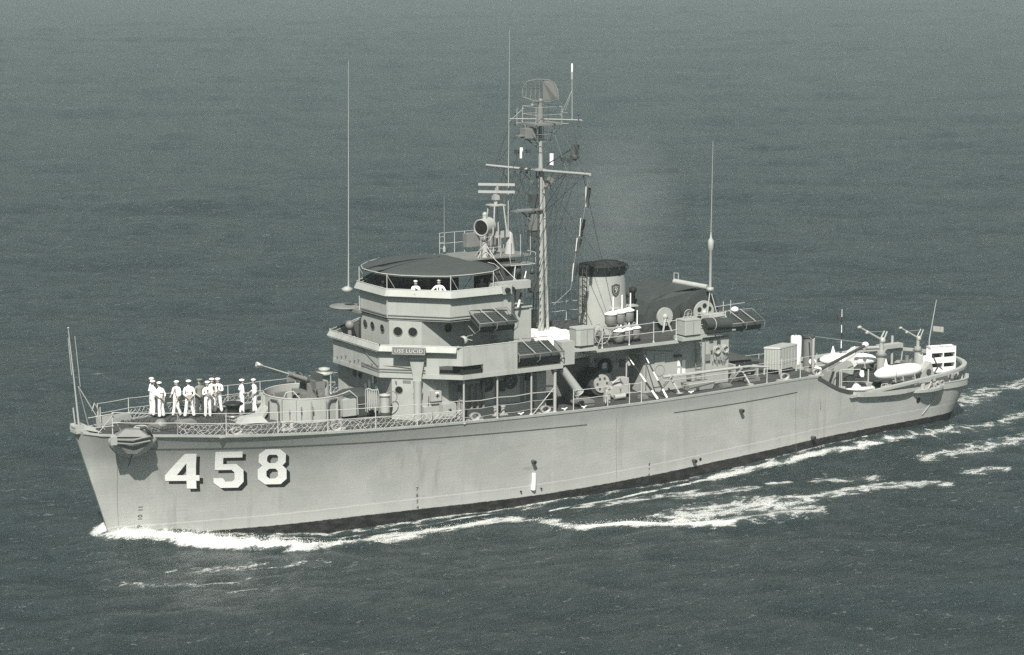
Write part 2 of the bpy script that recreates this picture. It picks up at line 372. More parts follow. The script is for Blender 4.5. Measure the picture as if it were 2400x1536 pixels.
# ---- hull numbers with painted drop shadows
D4 = [[(.56, 1), (.90, 1), (.90, .38), (1.0, .38), (1.0, .22), (.90, .22), (.90, 0), (.62, 0), (.62, .22), (0, .22), (0, .38)]]
H4 = [(.62, .38), (.62, .72), (.34, .38)]
def slab(polys): return polys
def hull_paint(outer, hole, Q, dx, dz, off, mname, name):
    bm = bmesh.new()
    ov = [bm.verts.new((px, 0, pz)) for px, pz in outer]; es = [bm.edges.new((ov[i], ov[(i+1) % len(ov)])) for i in range(len(ov))]
    for h in hole:
        hvv = [bm.verts.new((px, 0, pz)) for px, pz in h]; es += [bm.edges.new((hvv[i], hvv[(i+1) % len(hvv)])) for i in range(len(hvv))]
    bmesh.ops.triangle_fill(bm, use_beauty=True, edges=es, normal=(0, -1, 0))
    for k in range(1, 12):
        for ax in (0, 2):
            co = [0, 0, 0]; co[ax] = k/12; no = [0, 0, 0]; no[ax] = 1
            bmesh.ops.bisect_plane(bm, geom=bm.verts[:]+bm.edges[:]+bm.faces[:], plane_co=co, plane_no=no)
    for v in bm.verts:
        fx, fz = v.co.x, v.co.z; a_, b_, c_, d_ = [(1-fx)*fz, fx*fz, (1-fx)*(1-fz), fx*(1-fz)]; X, Z = [a_*Q[0][i]+b_*Q[1][i]+c_*Q[2][i]+d_*Q[3][i]+(dx, dz)[i] for i in (0, 1)]
        p, nn = hull_hit(X, Z); v.co = p+nn*off
    me = bpy.data.meshes.new(name); bm.to_mesh(me); bm.free(); me.materials.append(MT[mname])
    o = bpy.data.objects.new(name, me); COL.objects.link(o); o.parent = hull; WO[o.name] = (0, 0, 0); return o
c_ = .17
P5 = [(.05, 1), (.95, 1), (.95, .83), (.32, .83), (.32, .65), (.76, .65), (1, .48), (1, .16), (.80, 0), (.22, 0), (0, .14), (0, .27), (.30, .27), (.40, .17), (.62, .17), (.70, .23), (.70, .42), (.60, .49), (.05, .49)]
P8 = [(.26, 1), (.76, 1), (.97, .86), (.97, .62), (.86, .53), (1, .42), (1, .15), (.78, 0), (.24, 0), (0, .15), (0, .42), (.16, .53), (.03, .62), (.03, .86)]
H8 = [[(.38, .84), (.64, .84), (.70, .78), (.70, .66), (.62, .60), (.40, .60), (.32, .66), (.32, .78)], [(.40, .44), (.62, .44), (.70, .37), (.70, .23), (.60, .16), (.40, .16), (.30, .23), (.30, .37)]]
NUM = [(D4[0], [H4], [(3.95, 3.97), (5.52, 3.88), (4.19, 2.10), (5.79, 2.0)], 'white painted numeral 4'), (P5, [], [(6.14, 3.94), (7.54, 3.88), (6.44, 1.98), (7.84, 1.92)], 'white painted numeral 5'), (P8, H8, [(8.19, 3.94), (9.57, 3.86), (8.49, 2.03), (9.86, 1.96)], 'white painted numeral 8')]
for o_, h_, Q, lb in NUM:
    hull_paint(o_, h_, Q, .19, -.17, .012, 'black', 'number_shadow'); hull_paint(o_, h_, Q, 0, 0, .022, 'white', 'hull_number')['label'] = lb
def hull_text(body, size, x, z, mname, name, rot=0, sp=1.0):
    vs, fs = text_mesh(body, size, .0, sp); p, nn = hull_hit(x, z); m = M(); ca, sa = cos(rot), sin(rot)
    m.add([hull_hit(x+a.x*ca-a.y*sa, z+a.x*sa+a.y*ca)[0]+nn*.012 for a in vs], fs); m.build(name, mname, hull)
for k, t in enumerate('7654'): hull_text(t, .27, 16.42+.02*k, 1.12-.32*k, 'black', 'draft_mark')
for k, t in enumerate(('11', '10', '9')): hull_text(t, .30, 3.12-.01*k, 1.15-.46*k, 'black', 'draft_mark', pi/2)
for k, t in enumerate('876'): hull_text(t, .22, 29.83, .94-.27*k, 'black', 'draft_mark')
# discharge pipes with a stain below, and small round openings
def discharge(x, z, s=1.0):
    p, nn = hull_hit(x, z); m = M(); m.cyl(p-nn*.1, p+nn*.26*s, .08*s, .11*s, 12); m.build('discharge_pipe', 'dark', hull)
    M().cyl(p+nn*.255*s, p+nn*.275*s, .075*s, .075*s, 12).build('pipe_mouth', 'black', hull)
for x, z in ((22.71, 1.95), (35.71, 3.19), (32.67, .81), (40.95, 1.03), (22.09, .43), (23.26, .46)): discharge(x, z, 1 if z > .6 else .4)
m = M()
for x, z, r in ((33.15, .82, .08), (49.1, 2.1, .15)):
    p, nn = hull_hit(x, z); m.cyl(p-nn*.1, p+nn*.03, r, r, 12)
m.parts('hull_opening', 'black', hull)
m = M(); P = []                    # water pouring from the midships discharge
for k in range(9):
    t = k/8; p, nn = hull_hit(22.80, 1.30-.85*t); P.append(p+nn*(.05+.03*sin(pi*t)))
m.tube(P, .10, 8, True, .13); m.build('discharge_water', 'white', hull)
P = [hull_hit(50.45, 2.72)[0]+Vector((0, -.04, 0))]+[hull_hit(50.45-.12*k*k*.3, 2.6-.28*k)[0]+Vector((0, -.04, 0)) for k in range(1, 6)]
M().tube(P, .022, 5).build('hanging_line', 'rope', ship)

# ---- forward house, bridge and flying bridge
def both(half): return half+[(x, -y) for x, y in half[::-1]]
HA = both([(15.95, -2.0), (15.78, -2.78), (16.88, -3.75), (24.3, -3.75)])
house = M().prism(HA, lambda x: zmain(x)-.05, 6.62).build('forward_house', 'gray', ship)
SL = both([(15.28, -2.42), (18.42, -5.24), (24.35, -5.24)])
M().prism(SL, 6.62, 6.84).build('upper_deck_slab', 'gray', ship)
M().prism(both([(15.4, -2.38), (18.5, -5.14), (24.3, -5.14)]), 6.84, 6.85).build('bridge_deck', 'deck', ship)
W1 = [(15.30, 2.4), (15.30, -2.4), (18.44, -5.22)]
bw = M(); bw.strip([(21.62, 5.22), (18.44, 5.22), (15.30, 2.4), (15.30, -2.4), (17.55, -4.42)], 6.84, 8.22, .07)
bw.strip([(17.55, -4.42), (18.44, -5.22), (19.62, -5.22)], 7.30, 8.22, .07); bw.strip([(19.62, -5.22), (21.62, -5.22)], 6.84, 8.22, .07)
bw.build('bridge_wing_bulwark', 'gray', ship)
bw = M(); bw.strip([(18.44, 5.26), (14.92+.3, 2.62), (14.92+.3, -2.62), (18.12, -5.14)], 8.0, 8.27, .05, .14); bw.strip([(18.2, 5.2), (15.2, 2.5), (15.2, -2.5), (18.1, -5.1)], 7.95, 8.0, .1, .12)
bw.build('wind_deflector', 'gray', ship)
m = M(); m.tube([(21.62, 5.2, 8.25), (18.44, 5.2, 8.25), (15.22, 2.6, 8.29), (15.22, -2.6, 8.29), (18.2, -5.16, 8.29), (18.5, -5.2, 8.25), (21.62, -5.2, 8.25)], .022, 6)
for a, b in (((15.22, 2.6), (15.22, -2.6)), ((15.22, -2.6), (18.2, -5.16))):
    for k in range(5): m.box(a[0]+(b[0]-a[0])*k/4-.025, a[0]+(b[0]-a[0])*k/4+.025, a[1]+(b[1]-a[1])*k/4-.025, a[1]+(b[1]-a[1])*k/4+.025, 8.25, 8.34)
m.build('bulwark_rail', 'rail', ship)
# nameplate on the chamfer
cdir = Vector((18.12-15.22, -5.14+2.62, 0)).normalized(); cn = Vector((-abs(cdir.y), -cdir.x, 0)); 
ctr = Vector((15.22, -2.62, 0))+cdir*1.50+cn*.22; ctr.z = 8.08
pl = M(); pl.add([ctr+cdir*a+Vector((0, 0, b))+cn*(c+(.17-b)*.5) for a in (-.84, .84) for b in (-.17, .17) for c in (0, .05)], [(0, 1, 3, 2), (4, 6, 7, 5), (0, 4, 5, 1), (2, 3, 7, 6), (1, 5, 7, 3), (0, 2, 6, 4)])
plate = pl.build('nameplate', 'dark', ship)
vs, fs = text_mesh('USS LUCID', .27, .004, 1.12); wv = Vector((0, 0, 1))-cn*.5
place(vs, fs, ctr+cn*.145, cdir, wv).build('nameplate_letters', 'light', plate)
m = M()
for a, b in (((-.80, -.14), (.80, -.14)), ((.80, -.14), (.80, .14)), ((.80, .14), (-.80, .14)), ((-.80, .14), (-.80, -.14))):
    m.tube([ctr+cdir*a[0]+Vector((0, 0, a[1]))+cn*(.145-a[1]*.5), ctr+cdir*b[0]+Vector((0, 0, b[1]))+cn*(.145-b[1]*.5)], .012, 4)
m.build('plate_border', 'light', plate)
# pilothouse
HC = both([(16.42, -1.44), (17.60, -2.62), (23.0, -2.62)])
pilot = M().prism(HC, 6.84, 9.32).build('pilothouse', 'gray', ship)
HD = both([(16.35, -1.4), (18.6, -3.72), (22.2, -3.72), (22.9, -2.9)])
M().prism(HD, 9.28, 9.36).build('flying_bridge_deck', 'gray', ship)
bw = M(); bw.strip([(22.9, 2.9), (22.2, 3.72), (18.6, 3.72), (16.35, 1.4), (16.35, -1.4), (18.6, -3.72), (22.2, -3.72), (22.9, -2.9)], 9.30, 10.80, .06); bw.build('flying_bridge_bulwark', 'gray', ship)
bw = M(); bw.strip([(21.5, 3.9), (18.55, 3.9), (16.22, 1.5), (16.22, -1.5), (18.55, -3.9), (21.5, -3.9)], 10.52, 10.85, .05, .15); bw.strip([(21.4, 3.8), (18.6, 3.8), (16.25, 1.4), (16.25, -1.4), (18.6, -3.8), (21.4, -3.8)], 10.47, 10.52, .1, .13)
bw.build('wind_deflector', 'gray', ship)
m = M(); m.tube([(22.2, 3.72, 10.86), (18.55, 3.88, 10.87), (16.22, 1.5, 10.87), (16.22, -1.5, 10.87), (18.55, -3.88, 10.87), (21.5, -3.88, 10.87)], .022, 6).build('bulwark_rail', 'rail', ship)
m = M()                                  # cable trunking along the foot of the upper bulwark
for z in (9.38, 9.52):
    m.tube([(16.30, 1.3, z), (16.30, -1.4, z), (18.57, -3.75, z), (20.6, -3.75, z)], .022, 5)
for z in (6.93, 7.06): m.tube([(15.25, -.6, z+.06), (15.25, -2.42, z), (17.0, -4.0, z)], .018, 5)
m.tube([(15.25, 2.2, 7.75), (15.24, .2, 8.0), (15.24, -.3, 8.0), (15.24, -2.3, 7.2), (15.9, -3.0, 7.22), (17.0, -3.99, 7.06)], .016, 5)
for k in range(9): m.cyl((15.3, 1.9-.45*k, 7.0+.1*(k % 3)), (15.2, 1.9-.45*k, 7.0+.1*(k % 3)), .03)
m.parts('conduit', 'mid', ship)
def porthole(parent, c, nrm, r=.2, rim=.03):
    c = Vector(c); nn = Vector(nrm).normalized(); u = Vector((0, 0, 1)).cross(nn).normalized(); w = Vector((0, 0, 1))
    m = M(); m.add([c+nn*.012]+[c+nn*.012+(u*cos(a)+w*sin(a))*r for a in [2*pi*k/20 for k in range(20)]], [(0, k+1, (k+1) % 20+1) for k in range(20)])
    o = m.build('porthole', 'glass', parent); M().ring(c+nn*.015, r, rim*.6, nn, 20, 5).build('rim', 'mid', o) if parent is ship else M().ring(c+nn*.015, r, rim*.6, nn, 20, 5).build('rim', 'mid', parent)
cC = Vector((1, -1, 0)).normalized(); nC = Vector((cC.y, -cC.x, 0)); nC = nC if nC.x < 0 else -nC
for y in (1.0, .25, -.75): porthole(pilot, (16.42, y, 8.72), (-1, 0, 0), .22)
for t in (.45, 1.22): porthole(pilot, Vector((16.42, -1.44, 8.70))+cC*t, nC, .235)
porthole(pilot, (19.15, -2.62, 8.78), (0, -1, 0), .22)
for x in (19.15,): porthole(pilot, (x, 2.62, 8.78), (0, 1, 0), .22)
cA = Vector((16.88-15.78, -3.75+2.78, 0)).normalized(); nA = Vector((cA.y, -cA.x, 0)); nA = nA if nA.x < 0 else -nA
porthole(house, Vector((15.78, -2.78, 6.0))+cA*.36, nA, .19)
for y in (1.3, .75, -.75): porthole(house, (15.95, y, 6.15), (-1, 0, 0), .17)
m = M()                                   # white notices on the house front
for y, z, w, h in ((.15, 5.72, .22, .24), (-.25, 5.86, .2, .42), (-.62, 6.15, .16, .36), (-1.0, 5.75, .3, .22)): m.box(15.91, 15.93, y-w/2, y+w/2, z-h/2, z+h/2)
m.parts('notice', 'white', house)
m = M(); p = Vector((15.78, -2.78, 0))+cA*.18+nA*.02
m.box(p.x, p.x+.02, p.y-.1, p.y+.1, 6.33, 6.47); p = p+cA*.58; m.add([p+cA*a+Vector((0, 0, b)) for a, b in ((-.2, 6.36), (.2, 6.36), (.2, 6.5), (-.2, 6.5))], [(0, 1, 2, 3)])
m.parts('sign_plate', 'mid', house)
# doors and fittings in the shaded side wall
for x, w in ((18.75, .5), (23.4, .6)):
    d = M().box(x-w/2, x+w/2, -3.80, -3.755, zmain(x)+.12, 6.25).build('door', 'mid', house)
    M().box(x-w/2+.08, x-w/2+.14, -3.83, -3.80, 5.3, 5.42).build('handle', 'steel', house)
for x in (20.7, 22.1):
    m = M(); m.ring((x, -3.84, 5.95), .34, .06, (0, 1, 0)); m.ring((x, -3.84, 5.95), .27, .04, (0, 1, 0))
    for a in range(4): m.tube([(x, -3.85, 5.95), (x+.34*cos(a*pi/2+.6), -3.85, 5.95+.34*sin(a*pi/2+.6))], .03)
    o = m.build('cable_reel', 'dark', ship)
m = M()
for x in (19.35, 19.7, 20.05, 20.4):
    m.cyl((x, -3.95, 4.45), (x, -3.95, 6.0), .085); m.cyl((x, -3.95, 6.0), (x, -3.95, 6.08), .05)
m.parts('pipe_bank', 'mid', ship)
m = M(); m.box(19.2, 24.0, -4.1, -3.78, 4.42, 4.8).build('deck_bench', 'dark', ship)
# ventilation trunk that drops down the chamfer
cW = Vector((3.14, -2.82, 0)).normalized(); p = Vector((15.30, -2.4, 0))+cW*1.95; ua = cW; na = Vector((cW.y, -cW.x, 0)); na = na if na.x < 0 else -na
def trunk(z, w, d, o=.0): return [p+ua*a+na*b+Vector((0, 0, z)) for a, b in ((-w, o), (w, o), (w, o+d), (-w, o+d))]
m = M(); rg = [trunk(7.9, .36, .04), trunk(7.84, .36, .26), trunk(7.70, .36, .32), trunk(7.55, .36, .26), trunk(6.8, .22, .22), trunk(6.5, .20, .22)]
m.loft(rg)
q0 = p+na*.11; m.cyl(q0+Vector((0, 0, 6.55)), q0+Vector((0, 0, 4.4)), .2, .2, 16)
vent = m.build('ventilation_trunk', 'gray', ship)
m = M()
for z in (7.58, 6.42, 5.85): m.loft([[v+Vector((0, 0, dz)) for v in trunk(z, .38 if z > 7 else .23, .32 if z > 7 else .34, -.03 if z > 7 else -.14)] for dz in (0, .035)])
m.build('trunk_band', 'mid', ship)
# slot fairlead at the corner of the bridge wing
M().box(18.45, 19.6, -5.05, -4.2, 6.86, 7.28).build('wing_recess', 'black', ship)
# awning over the flying bridge on its poles
AP = [(16.22, .7, 11.60), (16.28, -1.0, 11.60), (16.75, -2.0, 11.60), (17.6, -2.9, 11.60), (18.55, -3.55, 11.60), (19.9, -3.72, 11.61), (21.2, -3.5, 11.62), (22.0, -2.9, 11.66), (22.4, -1.8, 11.7)]
m = M(); rim = AP+[(x, -y, z) for x, y, z in AP[::-1]]; rim = [Vector(q) for q in rim]; top = Vector((20.2, 0, 12.02)); rings = []
def subd(r, k): return [r[i].lerp(r[(i+1) % len(r)], j/k) for i in range(len(r)) for j in range(k)]
rr = subd(rim, 2)
for j, f in enumerate((1.0, .985, .8, .6, .4, .2, .02)):
    ring = []
    for i, q in enumerate(rr):
        w = top.lerp(q, f); w.z = 11.6+(11.98-11.6)*(1-f**2.2)+(-.05*(i % 2) if f < .99 and f > .15 else 0)*f+(-.11 if j == 0 else 0); ring.append(w)
    rings.append(ring)
m.loft(rings, False, True, True); m.loft([[v-Vector((0, 0, .02)) for v in r] for r in rings[1:]], False, True, True)
m.build('awning', 'awn', ship)
m = M()
for x, y in ((16.3, 1.4), (16.3, -1.45), (18.7, -3.62), (21.2, -3.62), (18.7, 3.62), (21.2, 3.62), (22.3, -2.2), (22.3, 2.2)):
    m.cyl((x, y, 9.4), (x, y, 11.62), .022, None, 6); m.tube([(x, y, 11.55), (x+.45, y*.99, 10.85)], .014, 5)
m.tube([tuple(v-Vector((0, 0, .03))) for v in rim]+[tuple(rim[0]-Vector((0, 0, .03)))], .02, 5)
m.build('awning_frame', 'rail', ship)
m = M(); m.box(17.2, 17.9, -.4, .4, 9.4, 10.75); m.box(17.6, 18.3, -1.6, -1.0, 9.4, 10.6); m.cyl((18.9, 1.0, 9.4), (18.9, 1.0, 10.6), .25); m.box(20.6, 21.6, .4, 1.6, 9.4, 10.9)
m.parts('bridge_console', 'dark', ship)
m = M(); m.box(21.3, 23.6, -3.35, -2.95, 10.55, 10.95); m.box(21.55, 22.1, -3.95, -3.45, 10.45, 10.85); m.parts('flag_locker', 'gray', ship)
m = M(); m.cyl((21.8, -4.12, 10.66), (21.8, -3.9, 10.66), .13); m.cyl((22.2, -3.9, 10.66), (22.2, -3.7, 10.66), .13); m.parts('signal_light', 'black', ship)
# sponson and shield on the starboard front, small searchlight pedestal on the bridge wing
m = M(); m.lathe((16.2, 2.6, 0), [(.05, 9.30), (.85, 9.36), (.9, 9.42), (.85, 9.46), (.1, 9.52)], 20); m.box(16.1, 16.5, 1.2, 2.4, 9.25, 9.4); m.build('sidelight_shelf', 'mid', ship)
m = M(); m.lathe((15.9, 1.95, 0), [(.02, 10.2), (.25, 10.3), (.3, 10.45), (.1, 10.55)], 12); m.build('bridge_horn', 'gray', ship)
for nm, c, h in (('wing_pelorus', (16.0, 1.9), 1.3), ('wing_searchlight', (19.0, -4.35), 1.15)):
    m = M(); m.cyl((c[0], c[1], 6.85), (c[0], c[1], 6.85+h+.2), .11); m.lathe((c[0], c[1], 6.95+h), [(.06, .1), (.2, .16), (.23, .35), (.16, .5), (.03, .55)], 14); m.build(nm, 'mid' if 'pel' in nm else 'gray', ship)
M().cyl((18.78, -4.5, 8.46), (18.74, -4.53, 8.47), .17, .17, 14).build('lamp_glass', 'glass', ship)
M().ring((20.4, -4.3, 8.42), 1.05, .018, (0, 0, 1), 16, 5, (-.6, 2.6)).build('wing_handrail', 'rail', ship)
# after part: screens, stair, hose box
m = M(); m.box(22.9, 24.1, -2.55, -2.45, 6.85, 9.42); m.box(24.0, 24.12, -2.6, 2.4, 6.85, 9.42); m.box(22.8, 24.15, -2.65, 2.4, 9.42, 9.50); m.build('after_screen', 'gray', ship)
m = M()
for y in (-3.2, -2.75): m.obox((21.8, y, 8.05), (.09, .05, 2.5), (0, R(-27), 0))
for k in range(8): m.box(21.22+.14*k, 21.5+.14*k, -3.2, -2.75, 7.0+.29*(7-k)+.0, 7.03+.29*(7-k))
m.build('bridge_ladder', 'light', ship)
m = M(); m.box(24.32, 25.1, -5.15, -4.4, 6.75, 7.93); m.build('wing_locker', 'gray', ship)
m = M(); m.cyl((24.5, -4.9, 6.55), (25.5, -5.0, 5.2), .2, .24, 12); m.ring((25.5, -5.0, 5.2), .24, .03, (.6, 0, -.8)); m.build('ash_chute', 'gray', ship)

# ---- after house
AH = both([(28.1, -2.1), (30.6, -2.1), (30.62, -3.42), (36.2, -3.42)])
ah = M().prism(AH, lambda x: zmain(x)-.05, 7.0).build('after_house', 'gray', ship)
M().prism(both([(26.7, -4.25), (32.5, -4.25), (33.2, -3.62), (36.3, -3.62)]), 7.0, 7.16).build('boat_deck_slab', 'gray', ship)
M().prism(both([(26.75, -4.18), (32.45, -4.18), (33.15, -3.55), (36.25, -3.55)]), 7.16, 7.17).build('boat_deck', 'deck', ship)
d = M().box(31.3, 31.95, -3.47, -3.425, 4.62, 6.35).build('door', 'gray', ah); M().ring((31.62, -3.48, 5.48), .3, .012, (0, 1, 0)).build('door_ring', 'mid', ah)
m = M()
for x, z, w, h in ((32.9, 5.72, .17, .3), (32.9, 5.3, .17, .3), (33.22, 5.5, .2, .75)): m.box(x-w/2, x+w/2, -3.445, -3.43, z-h/2, z+h/2)
m.box(28.9, 29.15, -2.13, -2.11, 5.65, 5.95); m.parts('notice', 'white', ah)
m = M(); m.box(31.45, 31.8, -3.46, -3.43, 5.62, 5.8); m.box(34.9, 35.15, -3.46, -3.43, 6.65, 6.85); m.box(35.4, 35.6, -3.5, -3.43, 6.55, 6.8); m.box(32.55, 33.0, -3.6, -3.43, 6.1, 6.2)
m.parts('wall_fitting', 'dark', ah)
m = M(); m.tube([(30.7, -3.46, 6.6), (30.9, -3.46, 6.62), (32.5, -3.46, 6.42)], .02); m.cyl((30.72, -3.5, 4.6), (30.72, -3.5, 6.7), .03); m.cyl((34.0, -3.5, 4.7), (34.0, -3.5, 6.4), .02); m.parts('conduit', 'mid', ah)
m = M()                                   # vertical ladder on the after house
for x in (33.85, 34.25): m.cyl((x, -3.62, 4.45), (x, -3.62, 7.1), .022, None, 6)
for k in range(9): m.cyl((33.85, -3.62, 4.7+.28*k), (34.25, -3.62, 4.7+.28*k), .015, None, 5)
m.build('house_ladder', 'mid', ship)
m = M(); m.box(24.6, 28.2, -1.8, 1.8, 4.3, 6.2); m.build('midship_trunk', 'mid', ship)
# white canvas weather cloth rigged between the houses
cl = M(); rows = []
for i in range(9):
    t = i/8; x = 25.2+2.9*t; rows.append([(x, 1.5, 7.25+.05*sin(6*t)), (x, .2, 7.45+.05*sin(7*t)), (x, -1.2, 7.30-.10*sin(pi*t)), (x, -2.6, 7.05-.2*sin(pi*t)), (x+.1, -3.7, 6.75+.25*(t-.5))])
for off in (0, -.02): cl.loft([[(a, b, c+off) for a, b, c in r] for r in rows], False, False, True)
cl.build('weather_cloth', 'tarp', ship)
m = M(); m.add([(25.6, -.7, 7.55), (27.7, -.7, 7.5), (27.7, -.75, 6.9), (25.6, -.75, 6.95), (25.6, .7, 7.62), (27.7, .7, 7.57), (27.7, .7, 6.9), (25.6, .7, 6.95)], [(0, 1, 2, 3), (4, 5, 1, 0), (7, 6, 5, 4), (1, 5, 6, 2), (0, 3, 7, 4), (3, 2, 6, 7)]); m.build('canvas_cover', 'tarp', ship)

# ---- funnel
def ell(cx, a, b, z, n=40, tilt=0): return [(cx+a*cos(2*pi*k/n), b*sin(2*pi*k/n), z+tilt*cos(2*pi*k/n)) for k in range(n)]
fun = M().loft([ell(30.35, 1.42, 1.12, 7.0), ell(30.32, 1.38, 1.06, 8.6), ell(30.28, 1.32, 1.0, 10.36)], True, True, True).build('funnel', 'gray', ship)
m = M(); m.loft([ell(30.28, 1.34, 1.02, 10.30), ell(30.28, 1.36, 1.04, 10.42), ell(30.28, 1.40, 1.08, 10.75), ell(30.28, 1.43, 1.12, 10.80), ell(30.28, 1.30, 1.0, 10.86)], False, True, True)
m.loft([ell(30.28, 1.30, 1.0, 10.86), ell(30.28, 1.25, .95, 10.5)], False, True, True); m.loft([ell(30.28, 1.25, .95, 10.5), ell(30.28, .02, .02, 10.5)], False)
for k in range(14):
    a = 2*pi*k/14; m.tube([(30.28+1.36*cos(a), 1.05*sin(a), 10.42), (30.28+1.50*cos(a), 1.2*sin(a), 10.62), (30.28+1.40*cos(a), 1.1*sin(a), 10.82)], .035, 5)
m.tube([(29.1, 0, 10.82), (29.6, 0, 10.98), (30.4, 0, 11.04), (31.2, 0, 10.95), (31.5, 0, 10.82)], .03); m.tube([(30.3, -1, 10.82), (30.3, 0, 11.04), (30.3, 1, 10.82)], .03)
m.build('funnel_cap', 'soot', fun)
# shield with a 9
def fp(a, z, off=.0):   # a point on the funnel side, a = angle from -Y
    return Vector((30.30+(1.35+off)*sin(a), -(1.03+off)*cos(a), z))
def fpatch(poly, off, mname, name, par):
    bm = bmesh.new(); vv = [bm.verts.new((x, 0, z)) for x, z in poly]; bm.faces.new(vv)
    for k in range(1, 9): bmesh.ops.bisect_plane(bm, geom=bm.verts[:]+bm.edges[:]+bm.faces[:], plane_co=(-.4+.1*k, 0, 0), plane_no=(1, 0, 0))
    m = M(); bm.verts.ensure_lookup_table(); m.add([fp(.13+v.co.x/1.33, 9.52+v.co.z, off) for v in bm.verts], [tuple(v.index for v in f.verts) for f in bm.faces] if not bm.verts.index_update() else []); bm.free()
    return m.build(name, mname, par)
sh = [(0, .36), (.17, .30), (.29, .27), (.28, .1), (.27, -.05), (.19, -.24), (0, -.38), (-.19, -.24), (-.27, -.05), (-.28, .1), (-.29, .27), (-.17, .30)]
sk = lambda f: [(x*f, z*f) for x, z in sh]
fpatch(sk(1.0), .012, 'dark', 'shield', fun); fpatch(sk(.70), .018, 'light', 'shield_line', fun); fpatch(sk(.62), .024, 'dark', 'shield_field', fun)
vs, fs = text_mesh('9', .44, .001); m = M(); m.add([fp(.13+v.x/1.33, 9.52+v.y, .032) for v in vs], fs); m.build('shield_numeral', 'white', fun)
m = M()                                   # funnel ladder and cage on its forward side
for y in (-.62, -.22): m.cyl((28.88, y, 7.2), (28.88, y, 10.7), .025, None, 6)
for k in range(13): m.cyl((28.88, -.62, 7.4+.26*k), (28.88, -.22, 7.4+.26*k), .016, None, 5)
for y in (-.62, -.22): m.tube([(28.6, y, 7.6), (28.6, y, 10.6)], .018)
for k in range(6): m.tube([(28.88, -.62, 7.8+.5*k), (28.6, -.62, 7.8+.5*k), (28.6, -.22, 7.8+.5*k), (28.88, -.22, 7.8+.5*k)], .014, 5)
m.build('funnel_ladder', 'dark', fun)
m = M(); m.lathe((31.95, -.5, 0), [(.12, 7.2), (.12, 9.2), (.2, 9.25), (.2, 9.45), (.1, 9.5)], 12); m.build('exhaust_pipe', 'soot', ship)
m = M(); m.box(30.0, 30.6, -1.45, -1.0, 8.5, 8.62); m.box(31.4, 31.9, -1.1, -.6, 8.55, 8.62); m.parts('funnel_bracket', 'gray', fun)

# ---- mast
mx = 26.38
mast = M(); mast.tube([(26.42, 0, 6.2), (mx, 0, 12), (mx-.02, 0, 16.2), (mx-.05, 0, 18.6)], .18, 12, True, .09)
mast.tube([(26.95, .12, 6.2), (26.7, .05, 12.2), (26.52, 0, 16.0)], .10, 10, True, .06); mast.build('mast', 'gray', ship)
m = M()
for s_ in (-.18, .18):
    m.tube([(26.08, s_*1.3, 8.2), (26.12, s_*1.1, 12.5), (26.2, s_*.8, 16)], .03, 5)
for k in range(27): m.cyl((26.13+.003*k, -.17, 8.4+.28*k), (26.13+.003*k, .17, 8.4+.28*k), .012, None, 4)
for k in range(12): m.tube([(mx, 0, 8.6+.6*k), (26.85-.03*k, .08, 8.9+.6*k)], .022, 4)
m.build('mast_ladder', 'dark', ship)
m = M(); m.tube([(26.35, -4.6, 16.28), (26.3, -.1, 16.06)], .075, 8); m.tube([(26.2, .5, 16.05), (25.84, 4.5, 15.94)], .07, 8)
m.parts('yard', 'light', ship)
m = M(); m.tube([(26.87, -3.05, 18.88), (26.5, 0, 18.72), (26.42, 3.05, 18.5)], .045, 6); m.build('upper_yard', 'light', ship)
m = M()
for y in (-2.8, -2.2, 2.2): m.cyl((26.3, y, 16.1), (26.3, y, 16.75), .02, None, 5); m.box(26.2, 26.42, y-.11, y+.11, 16.75, 16.95)
for y, z in ((-3.02, 18.88), (3.02, 18.5)): m.cyl((26.7, y, z-.35), (26.7, y, z+.35), .02, None, 5); m.ball((26.7, y, z+.3), .06); m.ball((26.7, y, z-.3), .06)
m.tube([(26.5, -.4, 16.4), (27.0, -2.6, 17.6)], .03); m.obox((26.9, -2.35, 17.2), (.25, .35, .75), (0, .2, .3)); m.ball((26.9, -2.4, 16.95), .2)
m.obox((25.6, .0, 17.1), (.22, .2, .2)); m.ball((25.75, .1, 18.05), .12)
m.parts('mast_lamp', 'dark', ship)
m = M(); m.cyl((26.0, 1.3, 16.6), (26.0, 1.3, 17.15), .09); m.cyl((26.75, -.45, 16.35), (26.75, -.45, 16.95), .11); m.parts('yard_beacon', 'white', ship)
m = M(); m.lathe((26.3, 0, 0), [(.1, 16.0), (.42, 16.05), (.42, 16.13), (.1, 16.18)], 8); m.box(24.6, 26.4, -.28, .28, 14.0, 14.07); m.box(24.9, 26.4, -.2, .2, 17.9, 17.96); m.box(25.6, 27.3, -.7, .7, 18.45, 18.55)
m.tube([(25.2, 0, 13.95), (26.3, 0, 13.0)], .05); m.tube([(25.3, 0, 17.85), (26.3, 0, 17.2)], .04); m.obox((25.9, 0, 13.4), (.35, .3, .9)); m.obox((25.6, 0, 18.05), (.7, .5, .5)); m.obox((26.75, -.2, 15.4), (.25, .25, .6), (0, .5, 0))
m.parts('mast_platform', 'mid', ship)
m = M()
for x, y in ((25.65, -.65), (27.25, -.65), (25.65, .65), (27.25, .65), (24.9, .0)): m.cyl((x, y, 18.5), (x, y, 19.4), .016, None, 5)
for z in (19.0, 19.4): m.tube([(25.65, -.65, z), (27.25, -.65, z), (27.25, .65, z), (25.65, .65, z), (25.65, -.65, z)], .012, 4)
m.tube([(25.0, .9, 18.6), (25.7, .6, 19.3)], .014); m.parts('platform_rail', 'light', ship)
